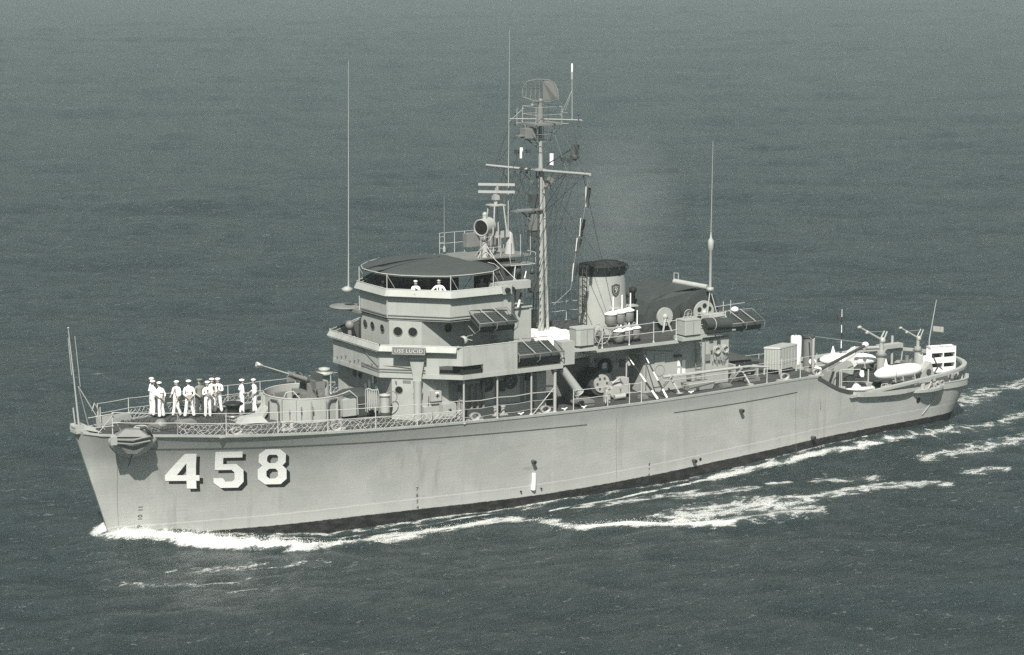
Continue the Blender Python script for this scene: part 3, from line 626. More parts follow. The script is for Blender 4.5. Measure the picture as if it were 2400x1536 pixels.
# open-mesh radar reflector at the masthead, facing forward and slightly to port
m = M(); c0 = Vector((26.35, 0, 20.15)); uu = Vector((.42, -.9, 0)).normalized(); nn = Vector((uu.y, -uu.x, 0)); 
def rp(a, b): return c0+uu*a+Vector((0, 0, b))+nn*(-.30+.28*(a*a)+.25*b*b)
outl = [(-1.05, -.32), (-1.1, .1), (-.85, .5), (-.35, .62), (.35, .62), (.8, .48), (1.05, .1), (1.12, -.35), (.5, -.5), (-.5, -.5)]
P = [rp(*a) for a in outl]; m.tube(P+[P[0]], .03, 5)
for k in range(-4, 5):
    a = k*.23; top_ = .6-.22*abs(a)**2; m.tube([rp(a, -.46), rp(a, .1), rp(a, top_)], .014, 3)
for b in (-.3, -.15, 0, .15, .3, .45):
    w = 1.05-.35*max(0, b); m.tube([rp(-w, b), rp(-w/2, b), rp(0, b), rp(w/2, b), rp(w, b)], .014, 3)
m.build('radar_antenna', 'mid', ship)
m = M(); m.add([rp(a, b)+nn*.02 for a, b in ((.0, -.42), (0, .55), (.4, .58), (.8, .42), (1.0, .1), (1.02, -.3), (.5, -.42))], [tuple(range(7))]); m.build('radar_mesh_panel', 'mid', ship)
m = M(); m.cyl((26.33, 0, 18.55), (26.33, 0, 19.6), .2, .14, 10); m.ball((26.35, 0, 19.68), .13); m.tube([(26.35, 0, 19.6), tuple(c0+nn*.7-Vector((0, 0, .45)))], .03); m.ball((25.9, .1, 19.45), .11); m.build('radar_pedestal', 'mid', ship)
m = M(); m.cyl((26.85, -2.2, 18.8), (26.83, -2.2, 21.25), .022, None, 6); m.cyl((26.83, -2.2, 20.9), (26.83, -2.2, 21.3), .05); m.tube([(26.85, -2.2, 20.4), (26.6, -1.5, 19.0)], .018); m.tube([(26.85, -2.2, 20.4), (26.7, -1.8, 19.3)], .014)
m.tube([(26.6, -1.5, 19.2), (26.7, -2.0, 19.2)], .014); m.build('pole_antenna', 'light', ship); M().cyl((26.83, -2.2, 21.28), (26.83, -2.2, 21.72), .05, None, 8).build('masthead_light', 'white', ship)
# standing rigging and halyards
m = M()
for a, b in (((26.4, 0, 16), (22.9, -2.4, 9.5)), ((26.4, 0, 15.9), (28.6, -3.9, 7.2)), ((26.4, 0, 15.9), (28.6, 3.9, 7.2)), ((26.4, 0, 16), (22.9, 2.4, 9.5)), ((26.4, 0, 15.8), (30.3, 0, 10.9)), ((26.4, -3.9, 16.2), (30.0, -2.0, 7.3)),
             ((26.4, -2.9, 18.8), (26.4, -3.9, 16.2)), ((26.4, 2.9, 18.5), (26.0, 3.9, 15.98))): m.tube([a, b], .014, 4)
m.build('stay_wire', 'dark', ship)
m = M()
for k in range(5):
    for s_ in (-1, 1): m.tube([(26.3, s_*(1.2+.55*k), 16.0), (23.6+.25*k, s_*(1.6+.3*k), 10.7 if s_ < 0 else 9.8)], .016, 3)
m.build('halyard', 'dark', ship)
# whip antennas
def whip(x, y, z0, z1, r=.03, lean=0, name='whip_antenna', mm='gray', base=.07):
    m = M(); m.cyl((x, y, z0), (x+lean*.15, y, z0+(z1-z0)*.15), r*1.7, r*1.2, 8); m.cyl((x+lean*.15, y, z0+(z1-z0)*.15), (x+lean, y, z1), r*1.2, r*.45, 6)
    m.lathe((x, y, z0), [(base, -.05), (base*1.2, .1), (base*.6, .25)], 8); m.build(name, mm, ship)
whip(15.95, 1.9, 10.5, 22.0, .026, .13, base=.045); whip(24.22, -.2, 11.6, 23.4, .026, .1); whip(21.1, 1.0, 12.1, 14.95, .014); 
m = M(); m.lathe((35.75, -2.3, 0), [(.07, 9.3), (.09, 11.4), (.16, 11.5), (.16, 11.95), (.06, 12.1), (.03, 12.4)], 10)
m.cyl((35.75, -2.3, 12.3), (35.8, -2.3, 17.3), .025, .012, 6)
for a in (-.35, .35): m.tube([(35.75, -2.3, 9.35), (35.75+a*.9, -2.5, 8.0)], .035)
m.lathe((35.75, -2.3, 0), [(.1, 9.2), (.2, 9.25), (.2, 9.4), (.1, 9.42)], 10); m.build('stern_whip_antenna', 'gray', ship)
# signal platform abaft the flying bridge with its second radar
m = M(); m.box(21.0, 24.9, -1.3, 1.3, 11.85, 11.93); m.box(23.0, 24.8, -1.9, -1.2, 11.5, 11.56); m.build('signal_platform', 'mid', ship)
m = M()
for x in (21.0, 21.3, 21.9, 22.5, 23.1, 23.7, 24.3, 24.9):
    for y in (-1.3, 1.3):
        if x < 21.5 and y < 0: continue
        m.cyl((x, y, 11.9), (x, y, 13.0), .016, None, 5)
for z in (12.45, 13.0): m.tube([(21.9, -1.3, z), (23.1, -1.3, z)], .013, 4); m.tube([(21.0, 1.3, z), (24.9, 1.3, z)], .013, 4)
for z in (12.2, 12.5, 12.8): m.tube([(21.0, 1.3, z), (21.3, 1.3, z)], .012, 4)
m.tube([(23.2, -1.95, 12.2), (23.3, -1.95, 11.52), (24.8, -1.95, 11.52), (24.8, -1.95, 12.1), (24.3, -1.95, 12.25)], .02, 5)
m.tube([(22.2, -1.3, 12.3), (23.3, -2.6, 10.8)], .02); m.tube([(23.6, -1.9, 11.5), (23.0, -2.5, 9.6)], .03); m.parts('platform_rail', 'rail', ship)
m = M()
for (x, y) in ((23.1, -.55), (24.1, -.55), (23.1, .45), (24.1, .45)): m.tube([(x, y, 11.9), (23.6+(x-23.6)*.55, y*.6, 14.4)], .045, 6)
m.box(23.2, 24.0, -.35, .35, 14.4, 14.46); m.cyl((23.6, 0, 14.45), (23.6, 0, 15.0), .1); m.box(23.45, 23.75, -.15, .15, 14.7, 15.02); m.build('radar_tower', 'light', ship)
m = M()
for z in (15.12, 15.5): m.obox((23.6, -.1, z), (.16, 1.9, .12), (0, 0, .9))
m.obox((23.6, -.1, 15.3), (.08, .2, .5)); m.build('navigation_radar', 'light', ship)
m = M(); m.lathe((24.0, -.75, 0), [(.3, 11.95), (.22, 12.4), (.14, 13.0), (.05, 13.1)], 10); m.build('canvas_bundle', 'light', ship)
m = M(); m.box(22.4, 24.3, .9, 1.3, 12.2, 12.9); m.build('battle_lantern_box', 'mid', ship)
m = M()
for k in range(3): m.box(23.0+.32*k, 23.2+.32*k, -.95, -.9, 12.85, 13.2)
m.parts('signal_plate', 'light', ship)
m = M(); m.ball((23.9, -1.6, 11.2), .24); m.ball((24.7, -1.8, 11.1), .16); m.cyl((23.6, -1.7, 9.6), (23.6, -1.7, 11.5), .06); m.box(23.0, 24.2, -1.5, 1.2, 9.5, 11.6); m.parts('after_bridge_fitting', 'dark', ship)

# masthead clutter: spreaders, cage rails, lamps, insulators, block and tackle under the yard
m = M()
for k in range(8):
    a = 2*pi*k/8; m.tube([(26.35+.62*cos(a), .62*sin(a), 17.55), (26.35+.78*cos(a), .78*sin(a), 18.45)], .014, 4)
for z in (17.6, 18.0): m.ring((26.35, 0, z), .66+(z-17.6)*.2, .014, (0, 0, 1), 18, 4)
m.tube([(25.4, -.9, 18.5), (27.5, .9, 18.5)], .035); m.tube([(25.4, .9, 18.5), (27.5, -.9, 18.5)], .035)
m.build('mast_cage', 'mid', ship)
m = M()
for y in (-4.2, -3.6, -3.0, -1.8, -1.2, 1.2, 1.8, 3.0, 3.6, 4.1):
    zc = 16.1+.03*-y; m.cyl((26.3, y, zc-.28), (26.3, y, zc-.06), .045, .03, 6)
m.parts('yard_block', 'dark', ship)
for z0, w in ((12.9, .5), (14.6, .42), (9.9, .45)):
    m = M(); m.obox((26.0, .1, z0), (w, w*.8, w*1.1)); m.tube([(26.4, 0, z0-.3), (25.6, .3, z0+.35)], .035); m.tube([(25.7, -.3, z0-.4), (26.3, 0, z0-.1)], .025); m.build('mast_junction_box', 'dark', ship)
m = M()
for y0, z0, y1, z1 in ((-.05, 17.2, -1.9, 18.6), (.05, 17.2, 1.9, 18.5), (-.05, 15.0, -2.3, 16.1), (.05, 15.0, 2.3, 16.0)): m.tube([(26.38, y0, z0), (26.4, y1, z1)], .025, 5)
m.build('yard_brace', 'mid', ship)
m = M()
for k in range(7):
    for s_ in (-1, 1): m.tube([(26.3, s_*(.9+.5*k), 15.95), (26.3+.06*k, s_*(.5+.42*k), 8.0+.3*k)], .015, 3)
m.build('halyard', 'mid', ship)
# foot of the mast: vents, boxes and a low screen between the houses
for x, y, z, w, d, h in ((25.4, 1.2, 6.8, .8, .8, 1.2), (27.1, 1.6, 6.8, .7, .6, 1.6), (24.8, -.6, 6.8, .6, .8, .9), (27.6, -1.9, 7.17, .5, .4, .7)):
    m = M(); m.box(x-w/2, x+w/2, y-d/2, y+d/2, z, z+h); m.box(x-w/2-.04, x+w/2+.04, y-d/2-.04, y+d/2+.04, z+h, z+h+.06); m.build('mast_foot_box', 'mid', ship)
# pipe runs, boxes and brackets on the shaded side of the forward house and along the after house
m = M()
for k, x in enumerate((21.25, 21.4, 22.75, 22.9)): m.tube([(x, -3.82, 4.5), (x, -3.82, 6.5)], .03, 6)
m.tube([(18.4, -3.85, 6.35), (24.2, -3.85, 6.4)], .04, 6); m.tube([(18.4, -3.85, 6.2), (24.2, -3.85, 6.22)], .025, 6); m.parts('wall_pipe', 'mid', house)
for x, z, w, h in ((19.0, 5.75, .35, .3), (21.4, 5.5, .3, .5), (23.0, 5.9, .35, .35)): M().box(x, x+w, -3.95, -3.76, z, z+h).build('wall_box', 'dark', house)
for x, z, w, h in ((30.0, 5.6, .3, .4), (28.4, 6.0, .4, .2), (34.6, 5.7, .3, .35), (33.4, 4.8, .25, .3)): M().box(x, x+w, -3.55 if x > 30.6 else -2.2, -3.43 if x > 30.6 else -2.1, z, z+h).build('wall_box', 'mid', ah)
m = M(); m.tube([(30.75, -3.47, 6.85), (36.1, -3.47, 6.88)], .03, 6); m.tube([(34.6, -3.47, 4.5), (34.6, -3.47, 6.8)], .025, 6); m.parts('wall_pipe', 'mid', ah)
# deck planks joints, hatches and pads spread over the main deck
for x, y, w, d, h in ((19.6, -4.55, .6, .35, .12), (26.4, -4.3, .7, .5, .25), (26.2, -3.3, .5, .5, .5), (29.9, -4.4, .4, .4, .15), (35.2, -4.5, .6, .4, .16), (37.4, -3.9, .8, .5, .2), (11.3, -3.2, .5, .3, .2), (6.0, .4, .9, .7, .14), (3.7, -1.0, .5, .4, .3)):
    m = M(); z = zmain(x)+.02; m.box(x-w/2, x+w/2, y-d/2, y+d/2, z, z+h); m.box(x-w/2+.05, x+w/2-.05, y-d/2+.05, y+d/2-.05, z+h, z+h+.04); m.build('deck_fitting', 'mid', ship)

m = M()                       # lattice bracing between the mast pole and its after leg, and spreader stays
for k in range(22):
    z = 8.2+.36*k; m.tube([(26.2, -.2*(1-k/40), z), (26.85-.015*k, .12, z+.36)], .022, 4); m.tube([(26.2, .2*(1-k/40), z+.36), (26.85-.015*k, .05, z)], .022, 4)
m.build('mast_lattice', 'dark', ship)
m = M()
for y, z in ((-4.3, 16.27), (-2.6, 16.2), (2.6, 16.0), (4.3, 15.95)):
    m.tube([(26.3, y, z), (26.45, y*.35, 18.45)], .014, 3); m.tube([(26.3, y, z), (26.3, y*.1, 13.9)], .014, 3)
m.build('yard_stay', 'dark', ship)

# ------------------------------------------------------------------ deck edge rails (port seen close, starboard beyond)
stan = M().cyl((0, 0, 0), (0, 0, 1.12), .028, .022, 8).lathe((0, 0, 0), [(.06, -.02), (.055, .03), (.03, .07)], 8)
st0 = [None]
def stanchion(x, y, z, h=1.12):
    if st0[0] is None: st0[0] = stan.build('stanchion', 'rail', ship); o = st0[0]
    else: o = st0[0].copy(); COL.objects.link(o); o.parent = ship; WO[o.name] = (0, 0, 0)
    o.location = (x, y, z); o.scale.z = h/1.12; return o
def railing(pts, hs=(1.05, .62), h=1.12, sag=.02, r=.018, posts=True):
    if posts:
        for p in pts: stanchion(p[0], p[1], p[2], h)
    for hh in hs:
        P = []
        for a, b in zip(pts[:-1], pts[1:]):
            for k in range(4): t = k/4; P.append((a[0]+(b[0]-a[0])*t, a[1]+(b[1]-a[1])*t, a[2]+(b[2]-a[2])*t+hh-sag*sin(pi*t)))
        P.append((pts[-1][0], pts[-1][1], pts[-1][2]+hh)); M().tube(P, r, 5).build('lifeline', 'rail', ship)
def dk(x, side=-1, inset=.14): return (x, side*(bdeck(x)-inset), zmain(x))
PX = [4.34, 6.55, 9.0, 11.45, 13.9, 16.1, 18.6]
railing([dk(x) for x in PX], (1.10, .62))
railing([dk(x) for x in (1.52, 4.34)], (1.10, .62)); M().tube([(1.52, -1.3, zmain(1.5)+1.08), (.62, -.35, zmain(.6)+.75)], .02, 5).build('lifeline', 'rail', ship)
M().tube([(1.52, -1.3, zmain(1.5)+.5), (.62, -.35, zmain(.6)+.25)], .018, 5).build('lifeline', 'rail', ship)
SX = [1.8, 3.78, 5.9, 7.9, 10.0, 12.0, 14.2, 16.4, 18.6]
railing([dk(x, 1) for x in SX], (1.10, .62))
m = M()
for x in (1.52, 4.34): m.tube([(x, -(bdeck(x)-.14), zmain(x)+1.0), (x+.55, -(bdeck(x)-.3), zmain(x)+.02)], .018, 5)
m.tube([(.9, -.75, zmain(1)+.02), (1.52, -1.2, zmain(1.5)+1.0)], .02, 5); m.parts('rail_brace', 'rail', ship)
def netting(xs, side, name):
    m = M(); x0, x1 = xs[0], xs[-1]; n = int((x1-x0)/.27); r = random.Random(5)
    def q(x, t):
        w = .035*sin(5*x+9*t)+.02*sin(13.1*x+4*t); b = bdeck(x)-.13; return (x+w, side*(b+.03*sin(3*x+4*t)), zmain(x)+.03+(.60-.09*abs(sin(1.32*(x-4.3))))*t+.02*sin(7.3*x+5*t))
    for k in range(-3, n+1):
        for d in (1, -1):
            P = []
            for i in range(7):
                t = i/6; xx = x0+k*.27+(.5*t if d > 0 else .5*(1-t))+.045*r.uniform(-1, 1)
                if x0 <= xx <= x1: P.append(q(xx, t))
            if len(P) > 1: m.tube(P, .010, 3, False)
    m.tube([q(x, .98) for x in np.linspace(x0, x1, 40)], .012, 4); m.tube([q(x, .5) for x in np.linspace(x0, x1, 40)], .008, 4)
    m.build(name, 'net', ship)
netting((4.34, 18.55), -1, 'rail_netting'); netting((3.8, 18.4), 1, 'rail_netting')
# posts and pipe rails under the bridge wing
for x in (18.6, 20.56, 22.58, 24.0):
    for s_ in (-1, 1):
        m = M().cyl((x, s_*5.02, 4.36), (x, s_*5.02, 6.64), .05 if x < 24 else .085, None, 10).lathe((x, s_*5.02, 4.36), [(.11, 0), (.1, .06), (.05, .1)], 10); m.build('awning_post', 'light', ship)
for s_ in (-1, 1):
    for h in (1.12, .72, .3):
        P = [(x, s_*5.02, 4.36+h-.05*(k % 2)) for k, x in enumerate((18.6, 19.6, 20.56, 21.6, 22.58, 23.9))]; M().tube(P, .026 if h > 1 else .014, 6).build('pipe_rail', 'light', ship)
m = M(); m.tube([(22.7, -5.02, 4.4), (23.95, -5.02, 5.62)], .028, 6).parts('rail_brace', 'light', ship)
M().cyl((17.1, -4.0, 4.45), (17.1, -4.0, 6.0), .045, None, 8).build('wash_post', 'light', ship)
railing([dk(x) for x in (25.0, 27.1, 28.45, 29.2)], (1.08, .62)); M().tube([dk(25.0)[:2]+(5.3,), (25.75, -4.9, 4.36)], .016, 5).parts('rail_brace', 'rail', ship)
railing([dk(x, 1) for x in (25.0, 27.1, 29.2, 31.4, 33.6, 35.8, 38, 40.5)], (1.08, .62))
for x in (37.6, 38.6, 40.0, 41.2): stanchion(*dk(x), 1.25)
for h in (1.15, .6):
    P = [dk(x)[:2]+(zmain(x)+h,) for x in (31.2, 37.6, 38.6, 40.0, 41.2)]; M().tube(P, .013, 5).build('lifeline', 'rail', ship)
railing([(x, -4.12, 7.16) for x in (27.5, 29.2, 30.75, 32.2)]+[(33.1, -3.55, 7.16), (35.9, -3.5, 7.16)], (1.05, .55)); railing([(x, 4.12, 7.16) for x in (27.5, 29.2, 30.75, 32.2)], (1.05, .55))
# guard ring round the stern, standing clear of the bulwark on posts
RG = [(43.6, -4.72, 3.02), (45.0, -4.66, 3.08), (47.1, -4.56, 3.22), (48.6, -4.42, 3.30), (50.2, -4.22, 3.38), (51.8, -3.95, 3.46), (52.9, -3.5, 3.5), (53.8, -2.7, 3.54), (54.35, -1.5, 3.56), (54.55, 0, 3.56)]
def catmull(P, k):
    P = [Vector(p) for p in P]; out = []
    for i in range(len(P)-1):
        a, b, c, d = P[max(0, i-1)], P[i], P[i+1], P[min(len(P)-1, i+2)]
        for j in range(k): t = j/k; out.append(.5*((2*b)+(c-a)*t+(2*a-5*b+4*c-d)*t*t+(3*b-a-3*c+d)*t**3))
    return out+[P[-1]]
full = catmull(RG+[(x, -y, z) for x, y, z in RG[-2::-1]], 6)
rg = []
for i, p in enumerate(full):
    t = (full[min(i+1, len(full)-1)]-full[max(i-1, 0)]).normalized(); nn = Vector((t.y, -t.x, 0)); rg.append([p-nn*.13+Vector((0, 0, .07)), p+nn*.13+Vector((0, 0, .07)), p+nn*.13-Vector((0, 0, .09)), p-nn*.13-Vector((0, 0, .09))])
M().loft(rg, True).build('stern_guard_ring', 'gray', ship)
for x, y, z in RG[3:-1]+[(54.0, .0, 3.5)]:
    for s_ in ((-1, 1) if y else (1,)):
        yy = y*.97*-s_ if y else 0; M().cyl((x-.15, yy, 2.7), (x-.05, yy, z), .055, .04, 8).build('ring_post', 'gray', ship)
# mooring chocks along the port edge and the bow roller
def chock(x, side=-1, long=0, y=None):
    b = (bdeck(x)-.24)*side if y is None else y; z = zmain(x)
    def q(a, h, d): return (x+a, b+d, z+h)
    m = M(); P = []
    for k in range(24):
        a = 2*pi*k/24; P.append((.30*cos(a)*(1 if abs(cos(a)) < .7 else .95), .24+.19*sin(a)))
    rg = [[q(a*1.0, h, d) for a, h in P] for d in (-.12, .12)]; ri = [[q(a*.64, .24+(h-.24)*.62, d) for a, h in P] for d in (-.12, .12)]
    m.loft([rg[0], rg[1], ri[1], ri[0], rg[0]], False, True, True); m.box(x-.42, x+.42, b-.16, b+.16, z-.01, z+.08)
    if long: m.box(x-.9, x+.9, b-.08, b+.16, z-.02, z+.05)
    return m.build('mooring_chock', 'light', ship)
for x, l in ((7.05, 1), (11.9, 0), (19.3, 0), (23.35, 0), (38.9, 0)): chock(x, -1, l); chock(x, 1, 0)
chock(41.2, -1, 0, -4.72)
m = M(); m.box(.0, 1.0, -.36, .36, 5.12, 5.30); m.cyl((.12, -.26, 5.40), (.12, .26, 5.40), .13, None, 14); m.box(-.02, .4, -.34, -.27, 5.2, 5.52); m.box(-.02, .4, .27, .34, 5.2, 5.52); m.build('bow_roller', 'gray', ship)
M().add([(.35, -.3, 5.3), (1.2, -.75, 5.1), (1.15, .75, 5.1), (.35, .3, 5.3), (.35, -.3, 5.6), (.35, .3, 5.6)], [(0, 1, 4), (1, 2, 5, 4), (2, 3, 5), (0, 3, 2, 1), (0, 4, 5, 3)]).build('breakwater', 'gray', ship)
m = M(); m.tube([(.30, 0, 5.4), (.12, 0, 7.6), (-.10, 0, 10.15)], .055, 8, True, .02); m.ball((-.1, 0, 10.17), .05); m.build('jackstaff', 'light', ship)
m = M(); m.tube([(.0, .0, 7.9), (-.12, 0, 9.7)], .02, 5); m.tube([(.42, .0, 7.3), (.22, 0, 9.75)], .018, 5); m.tube([(.32, 0, 7.32), (1.6, 0, 5.1)], .03, 6); m.tube([(.32, 0, 7.32), (1.1, .7, 5.1)], .03, 6); m.parts('staff_stay', 'light', ship)
M().cyl((.06, -.12, 5.5), (-.02, -.12, 6.35), .04, None, 8).build('bow_light_post', 'light', ship)
m = M(); m.tube([(1.9, 1.15, 5.1), (1.75, 1.1, 5.9), (1.55, 1.05, 6.2), (1.4, 1.0, 5.85)], .03, 6); m.tube([(1.8, .9, 5.1), (1.8, .95, 6.0)], .03, 6); m.build('bow_davit', 'light', ship)
m = M(); m.add([(1.6, .9, 5.05), (3.6, 1.5, 5.02), (3.6, 1.5, 5.45), (1.6, .95, 5.5), (1.6, .98, 5.05), (3.6, 1.58, 5.02), (3.6, 1.58, 5.45), (1.6, 1.03, 5.5)], [(0, 1, 2, 3), (7, 6, 5, 4), (3, 2, 6, 7), (0, 3, 7, 4), (1, 5, 6, 2)]).build('spray_shield', 'gray', ship)
# bitts, deck cleats, fittings, hatch
def bitts(x, y, name='mooring_bitts'):
    m = M(); z = zmain(x); m.box(x-.42, x+.42, y-.16, y+.16, z, z+.07)
    for a in (-.22, .22): m.cyl((x+a, y, z), (x+a, y, z+.45), .10, None, 12); m.cyl((x+a, y, z+.42), (x+a, y, z+.48), .13, None, 12)
    m.build(name, 'light', ship)
for x, y in ((21.1, -4.35), (9.9, -2.9), (9.9, 2.9), (21.1, 4.35), (35.5, 4.3), (12.2, -3.6)): bitts(x, y)
cm = M()
def cleat(x, y, z=None):
    z = zmain(x) if z is None else z; m = M(); m.box(x-.05, x+.05, y-.04, y+.04, z, z+.08); m.tube([(x-.17, y, z+.12), (x, y, z+.08), (x+.17, y, z+.12)], .03, 6); m.build('deck_cleat', 'white', ship)
for x, y in ((22.1, -4.8), (25.85, -4.9), (32.75, -4.75), (7.6, -1.9), (24.7, -4.85)): cleat(x, y)
m = M(); m.lathe((4.6, .2, zmain(4.6)), [(.34, -.03), (.30, .18), (.16, .34), (.05, .36)], 14); m.build('hawse_cover', 'mid', ship)
m = M(); m.add([(8.2, -1.1, 4.78), (9.7, -1.2, 4.76), (9.9, -.2, 4.78), (8.3, -.1, 4.8), (8.6, -.9, 5.05), (9.5, -.9, 5.05), (9.6, -.4, 5.1), (8.6, -.4, 5.05)], [(0, 1, 5, 4), (1, 2, 6, 5), (2, 3, 7, 6), (3, 0, 4, 7), (4, 5, 6, 7)]); m.obox((10.2, .3, 5.05), (.12, .9, .7), (0, .7, 0)); m.build('deck_hatch', 'gray', ship)
# anchor chains run over the deck to the windlass
m = M()
for s_ in (-1, 1):
    P = [(2.6, s_*1.5, 5.08), (4.0, s_*1.1, 5.02), (6.2, s_*.7, 4.92), (8.3, s_*.5, 4.95)]
    Q = catmull(P, 14)
    for i in range(len(Q)-1): m.ring((Q[i]+Q[i+1])/2+Vector((0, 0, .03)), .065, .02, (0, 0, 1) if i % 2 else (0, 1, .3), 8, 4)
m.parts('anchor_chain', 'dark', ship)
# scattered rope flakes and small gear on the foredeck
for k, (x, y, r_) in enumerate(((3.2, -.6, .35), (5.9, 1.4, .3), (10.9, 2.2, .28), (3.4, .6, .25))):
    m = M()
    for j in range(3): m.ring((x, y, zmain(x)+.10+.05*j), r_-.03*j, .035, (0, 0, 1), 18, 5)
    o = m.build('rope_coil', 'dark' if k % 2 else 'rope'); o['label'] = ['dark rope coiled on deck just behind the bow roller', 'pale rope coil on deck beside the group of sailors', 'dark rope coil on deck beside the gun tub', 'pale small rope coil near the jackstaff foot'][k]; o['category'] = 'rope'
    o['label'] = ['pale rope coil on the foredeck close behind the port anchor', 'dark rope coil on deck at the feet of the sailors', 'pale rope coil on the starboard side of the gun tub', 'dark small rope coil near the foot of the jackstaff'][k]
# gun tub
tub = M(); rg = []; A0, A1 = R(48), R(312)
def tubp(a, r_): return (12.35-r_*cos(a-pi), r_*sin(a-pi))
n = 44; arc = [A0+(A1-A0)*k/n for k in range(n+1)]
tub.loft([[(12.35+2.05*cos(a), 2.05*sin(a), 4.62), (12.35+2.05*cos(a), 2.05*sin(a), 5.80), (12.35+1.99*cos(a), 1.99*sin(a), 5.80), (12.35+1.99*cos(a), 1.99*sin(a), 4.62)] for a in arc], True, True, False)
gt = tub.build('gun_tub', 'gray', ship)
m = M(); m.ring((12.35, 0, 5.82), 2.03, .04, (0, 0, 1), 44, 6)
m = M(); m.tube([(12.35+2.03*cos(a), 2.03*sin(a), 5.82) for a in arc], .04, 6); m.build('tub_rail', 'light', gt)
m = M()
for k in range(1, 13):
    a = A0+(A1-A0)*k/13; m.obox((12.35+2.09*cos(a), 2.09*sin(a), 5.2), (.16, .035, 1.15), (0, 0, a))
m.parts('tub_rib', 'gray', gt)
M().lathe((12.35, 0, 0), [(2.0, 4.6), (2.0, 4.80), (1.2, 4.82), (.05, 4.84)], 40).build('tub_floor', 'deck', gt)
m = M()                              # splinter shield plates, brackets, ready racks inside and outside
for a in (R(238), R(253), R(222)):
    c = Vector((12.35+2.12*cos(a), 2.12*sin(a), 5.3)); m.ring(c, .14, .03, (-sin(a), cos(a), 0), 10, 5, (0, pi)); m.cyl(c+Vector((.14*0, 0, -.45)), c, .02, None, 5)
m.parts('hose_bracket', 'mid', gt)
def doorway(a, name='tub_recess'):
    m = M(); t = Vector((-sin(a), cos(a), 0)); o_ = Vector((cos(a), sin(a), 0)); c = Vector((12.35, 0, 0))+o_*2.10
    P = [c+t*x+Vector((0, 0, z)) for x, z in ((-.34, 4.75), (-.34, 5.52), (-.22, 5.68), (.22, 5.68), (.34, 5.52), (.34, 4.75))]; m.tube(P, .05, 6); m.build(name, 'dark', gt)
doorway(R(196)); doorway(R(285))
M().tube([(10.6, -1.1, 5.8), (10.75, -1.1, 6.1), (11.1, -1.2, 6.15), (11.3, -1.5, 5.82)], .03, 6).parts('grab_rail', 'light', gt)
M().tube([(13.6, -1.55, 5.8), (14.0, -1.65, 5.95), (14.4, -1.7, 5.6), (14.45, -1.7, 4.7)], .035, 6).parts('grab_rail', 'light', gt)
m = M(); m.box(13.5, 14.25, -1.9, -1.2, 4.72, 5.55); m.build('ready_locker', 'gray', gt)
m = M(); m.obox((10.9, 1.15, 5.25), (.5, .25, .7), (0, 0, .5)); m.obox((11.9, 1.7, 5.25), (.6, .22, .6), (0, 0, .1)); m.obox((12.8, 1.65, 5.25), (.5, .25, .8), (0, 0, -.2)); m.parts('ammunition_rack', 'mid', gt)
# ---- 40 mm gun on its mount
gun = thing('deck_gun', (12.6, 0, 4.82), 'gray automatic deck gun pointing up and forward from the round tub', 'gun')
m = M(); m.lathe((12.6, 0, 0), [(.65, 4.82), (.65, 4.95), (.4, 5.05), (.4, 5.45), (.55, 5.5), (.1, 5.55)], 16); m.build('gun_base', 'mid', gun)
m = M(); m.box(12.3, 13.3, -.42, -.34, 5.4, 6.3); m.box(12.3, 13.3, .34, .42, 5.4, 6.3); m.box(12.2, 13.4, -.6, .6, 5.42, 5.52); m.build('carriage', 'mid', gun)
P0, P1 = Vector((12.95, 0, 6.22)), Vector((9.72, 0, 7.47)); dd = (P1-P0).normalized()
m = M(); m.tube([P0+dd*1.3, P0+dd*3.1], .045, 10, True, .03); m.tube([P0+dd*3.1, P0+dd*3.2, P0+dd*3.46], .05, 10, True, .10); brl = m.build('barrel', 'gray', gun)
m = M(); m.tube([P0+dd*3.12, P0+dd*3.46], .05, 12, True, .115); m.build('flash_hider', 'white', brl)
m = M(); m.tube([P0+dd*.5, P0+dd*1.5], .13, 10, True, .10); m.tube([P0+dd*1.45, P0+dd*1.6], .14, 10); m.tube([P0+dd*.45+Vector((0, .16, -.12)), P0+dd*1.35+Vector((0, .16, -.1))], .06, 8); m.build('recoil_casing', 'mid', gun)
m = M(); m.tube([P0-dd*.6, P0+dd*.55], .2, 8); m.obox(P0+Vector((.1, 0, .28)), (.55, .3, .4), (0, R(21), 0)); m.build('breech', 'dark', gun)
m = M(); m.obox((12.55, -.62, 6.2), (.04, .4, .55), (0, R(-15), .2)); m.obox((12.55, .62, 6.35), (.04, .4, .55), (0, R(-15), -.2)); m.parts('gun_shield', 'mid', gun)
m = M(); m.box(13.1, 13.4, -.95, -.55, 5.55, 5.62); m.box(13.1, 13.4, .55, .95, 5.55, 5.62); m.cyl((13.25, -.75, 5.0), (13.25, -.75, 5.6), .04); m.cyl((13.25, .75, 5.0), (13.25, .75, 5.6), .04); m.ring((12.7, -.85, 5.9), .2, .02, (0, 1, 0), 14, 5); m.ring((12.7, .85, 5.9), .2, .02, (0, 1, 0), 14, 5)
m.obox((11.9, .55, 6.5), (.5, .02, .5)); m.tube([(12.4, .5, 6.2), (11.8, .55, 6.6)], .02); m.parts('sight_and_seat', 'mid', gun)
m = M(); m.tube([(12.4, -.4, 5.6), (11.4, -.5, 5.25)], .05, 6); m.tube([(12.4, -.2, 5.5), (11.2, -.9, 5.15)], .07, 6); m.obox((12.2, -.3, 5.6), (.4, .3, .4)); m.parts('elevating_gear', 'mid', gun)
